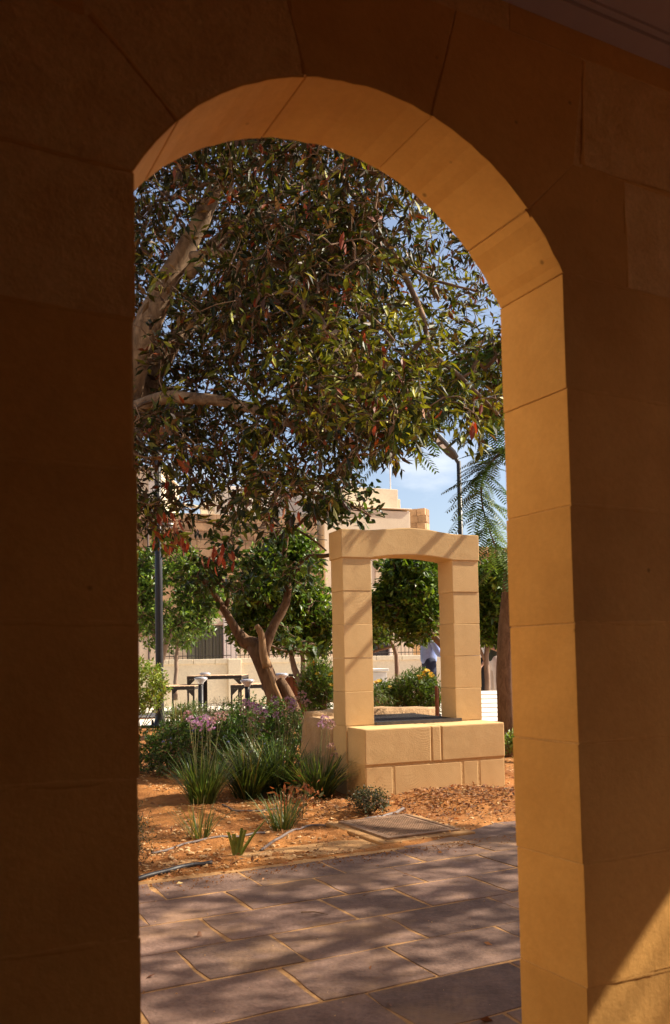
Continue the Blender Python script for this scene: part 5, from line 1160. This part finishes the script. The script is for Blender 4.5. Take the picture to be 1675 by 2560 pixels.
# grit and a few dry leaves blown over the flagstones from the bed
def on_paving(edge):
    def f(n):
        s_ = rng.uniform(.4, 3.6, n); nn = (4.21 - np.abs(rng.normal(0, .10, n))) if edge else rng.uniform(2.1, 4.2, n); x = s_ * WW[0] + nn * WN[0]; y = s_ * WW[1] + nn * WN[1]; return np.stack([x, y, np.full(n, .0015)], 1)
    return f
pebble_set('grit', 1500, on_paving(True), .0015, .006, M['soil']); pebble_set('grit', 260, on_paving(False), .0012, .004, M['pebble'])
chips('leaf_litter', 34, on_paving(False), .02, .05, [(2, (.30, .14, .05)), (2, (.18, .08, .035)), (1, (.42, .26, .11))], M['dry'], .004)
# a twig dropped on the paving
tw0, tw1 = gnd(752, 2284), gnd(820, 2290)
o = MB().tube([tw0 + np.array([0, 0, .006]), (tw0 + tw1) / 2 + np.array([0, .012, .009]), tw1 + np.array([0, 0, .006])], [.003, .0025, .0012], 5).build('fallen_twig', M['twig']); tag(o, 'thin dark twig lying on the flagstones', 'twig')

# ------------------------------------------------------------------ people
def skin(name, verts, edges, rad, mat, parent, sub=2):
    me = bpy.data.meshes.new(name); me.from_pydata([tuple(v) for v in verts], edges, []); o = bpy.data.objects.new(name, me); COL.objects.link(o)
    o.modifiers.new('skin', 'SKIN'); 
    for i, r in enumerate(rad):
        r = (r, r) if np.isscalar(r) else r; me.skin_vertices[0].data[i].radius = r
    me.skin_vertices[0].data[0].use_root = True
    o.modifiers.new('sub', 'SUBSURF').levels = sub
    dg = bpy.context.evaluated_depsgraph_get(); ev = o.evaluated_get(dg); m2 = bpy.data.meshes.new_from_object(ev); bpy.data.objects.remove(o)
    m2.materials.clear(); m2.materials.append(mat); m2.polygons.foreach_set('use_smooth', np.ones(len(m2.polygons), bool)); m2.name = name
    return link(name, m2, None, parent)
M['skin'] = plain_mat('skin', (.42, .23, .15), rough=.55, var=.06); M['hair'] = plain_mat('dark_hair', (.03, .02, .015), rough=.6)
def person(px, Y, face, H, top, trousers, label, arms, shoes, long_sleeve=True):
    p = dep(px, 1700, Y); root = thing('person', (p[0], Y, -.034), label, 'person'); root.rotation_euler = (0, 0, face); k = H / 1.75
    def v(x, y, z): return np.array([x, y, z]) * k
    # faces +x in its own frame, y to its left
    hip, chest, neck, head = v(0, 0, .95), v(.01, 0, 1.3), v(0, 0, 1.5), v(.03, 0, 1.62)
    V = [hip, v(0, 0, 1.12), chest, v(0, 0, 1.42), neck, head, v(.03, 0, 1.72)]; E_ = [(0, 1), (1, 2), (2, 3), (3, 4), (4, 5), (5, 6)]; R_ = [(.105, .09), (.1, .085), (.115, .09), (.1, .075), .052, (.085, .1), (.07, .08)]
    limb = {}
    for s in (-1, 1):
        i = len(V); V += [v(0, .09 * s, .9), v(.015, .1 * s, .5), v(-.02, .1 * s, .09), v(.05, .11 * s, .04), v(.17, .12 * s, .03)]; E_ += [(0, i), (i, i + 1), (i + 1, i + 2), (i + 2, i + 3), (i + 3, i + 4)]; R_ += [.088, .06, .042, .04, .032]; limb['l', s] = i
        el, wr = arms[0 if s < 0 else 1]; i = len(V); V += [v(0, .185 * s, 1.41), v(*el) * np.array([1, 1, 1]), v(*wr)]; E_ += [(3, i), (i, i + 1), (i + 1, i + 2)]; R_ += [.058, .043, .028]; limb['a', s] = i
        # palm and five fingers
        d = unit(V[i + 2] - V[i + 1]); sd = unit(np.cross(d, (0, 0, 1.0)) + 1e-6); up = np.cross(sd, d); pm = V[i + 2] + d * .07 * k; j = len(V); V.append(pm); E_.append((i + 2, j)); R_.append((.034, .018))
        for q, (off, ln) in enumerate(((-.03, .055), (-.012, .075), (.008, .08), (.027, .07))):
            a = len(V); V += [pm + (sd * off + d * .02) * k, pm + (sd * off * 1.1 + d * (.02 + ln * .55) - up * .012) * k, pm + (sd * off * 1.1 + d * (.02 + ln * .9) - up * .035) * k]; E_ += [(j, a), (a, a + 1), (a + 1, a + 2)]; R_ += [.0095, .0085, .007]
        a = len(V); V += [V[i + 2] + (d * .03 - sd * .035 * s) * k, V[i + 2] + (d * .075 - sd * .055 * s - up * .015) * k]; E_ += [(j, a), (a, a + 1)]; R_ += [.011, .008]
    sc = lambda L_: [tuple(np.array(q) * k) if not np.isscalar(q) else q * k for q in L_]
    skin('body', V, E_, sc(R_), M['skin'], root)
    # shirt: torso and sleeves a little wider than the body
    S = [V[1] * np.array([1, 1, .83]), V[1], V[2], V[3], v(0, 0, 1.47)]; ES = [(0, 1), (1, 2), (2, 3), (3, 4)]; RS = [(.178, .135), (.168, .13), (.178, .135), (.15, .1), .07]
    for s in (-1, 1):
        i = limb['a', s]; j = len(S); S += [V[i], V[i + 1], V[i + 1] + (V[i + 2] - V[i + 1]) * (.92 if long_sleeve else .05)]; ES += [(3, j), (j, j + 1), (j + 1, j + 2)]; RS += [.076, .064, .045 if long_sleeve else .062]
    skin('shirt', S, ES, sc(RS), top, root)
    S = [v(0, 0, 1.16), v(0, 0, .95)]; ES = [(0, 1)]; RS = [(.14, .11), (.165, .13)]
    for s in (-1, 1):
        i = limb['l', s]; j = len(S); S += [V[i] * np.array([1, 1, .97]), V[i + 1], V[i + 2]]; ES += [(1, j), (j, j + 1), (j + 1, j + 2)]; RS += [.108, .082, .066]
        f = [V[i + 2] * np.array([1, 1, .6]), V[i + 3], V[i + 4]]; skin('shoe', f, [(0, 1), (1, 2)], sc([.05, .05, .04]), shoes, root, 1)
    skin('trousers', S, ES, sc(RS), trousers, root)
    hp = [v(-.01, 0, 1.66), v(0, 0, 1.73), v(-.045, 0, 1.6)]; skin('hair', hp, [(0, 1), (0, 2)], sc([(.095, .1), (.085, .085), (.075, .07)]), M['hair'], root)
    hb_ = MB(); hb_.v = []; 
    nose = MB().lathe((0, 0, 0), [(.016 * k, -.02 * k), (.014 * k, 0), (.004 * k, .03 * k)], 8); o = link('nose', nose.mesh('nose', np.zeros(3)), M['skin'], root, v(.128, 0, 1.62))
    for s in (-1, 1):
        e = MB().lathe((0, 0, 0), [(.004 * k, -.009 * k), (.012 * k, 0), (.004 * k, .009 * k)], 8); link('eye', e.mesh('eye', np.zeros(3)), M['hair'], root, v(.105, .034 * s, 1.645)); e = MB().lathe((0, 0, 0), [(.008 * k, -.03 * k), (.017 * k, 0), (.01 * k, .03 * k)], 8); link('ear', e.mesh('ear', np.zeros(3)), M['skin'], root, v(.02, .092 * s, 1.63))
    m_ = MB().box((0, 0, 0), (.012 * k, .045 * k, .009 * k)); link('mouth', m_.mesh('mouth', np.zeros(3)), plain_mat('lips', (.3, .12, .09)), root, v(.117, 0, 1.575))
    return root
blue = plain_mat('light_blue_knit', (.26, .34, .62), rough=.85, var=.12, scale=30, bump=.4); jeans = plain_mat('dark_denim', (.02, .026, .06), rough=.85, var=.25, scale=40)
green = plain_mat('dark_green_cotton', (.035, .045, .035), rough=.9, var=.2); beige = plain_mat('beige_cotton', (.62, .53, .46), rough=.9, var=.1); blackc = plain_mat('black_cotton', (.012, .011, .013), rough=.9); shoe = plain_mat('dark_leather', (.04, .03, .025), rough=.5); whitec = plain_mat('white_cotton', (.7, .68, .66), rough=.9)
person(1073, 16.2, math.radians(20), 1.74, blue, jeans, 'person in a light blue sweater and dark jeans seen from behind', [((.10, -.24, 1.13), (.34, -.16, 1.16)), ((.08, .25, 1.13), (.3, .16, 1.2))], shoe)
person(1240, 16.4, math.radians(200), 1.78, green, beige, 'person in a dark green top and pale trousers beside the trees', [((-.06, -.27, 1.12), (.12, -.25, .93)), ((.02, .28, 1.14), (.2, .2, 1.22))], shoe, False)
person(1219, 17.0, math.radians(100), 1.72, whitec, blackc, 'person in a white top and black trousers, half hidden by a tree', [((.06, -.25, 1.13), (.25, -.12, 1.18)), ((.06, .25, 1.13), (.26, .14, 1.15))], shoe)
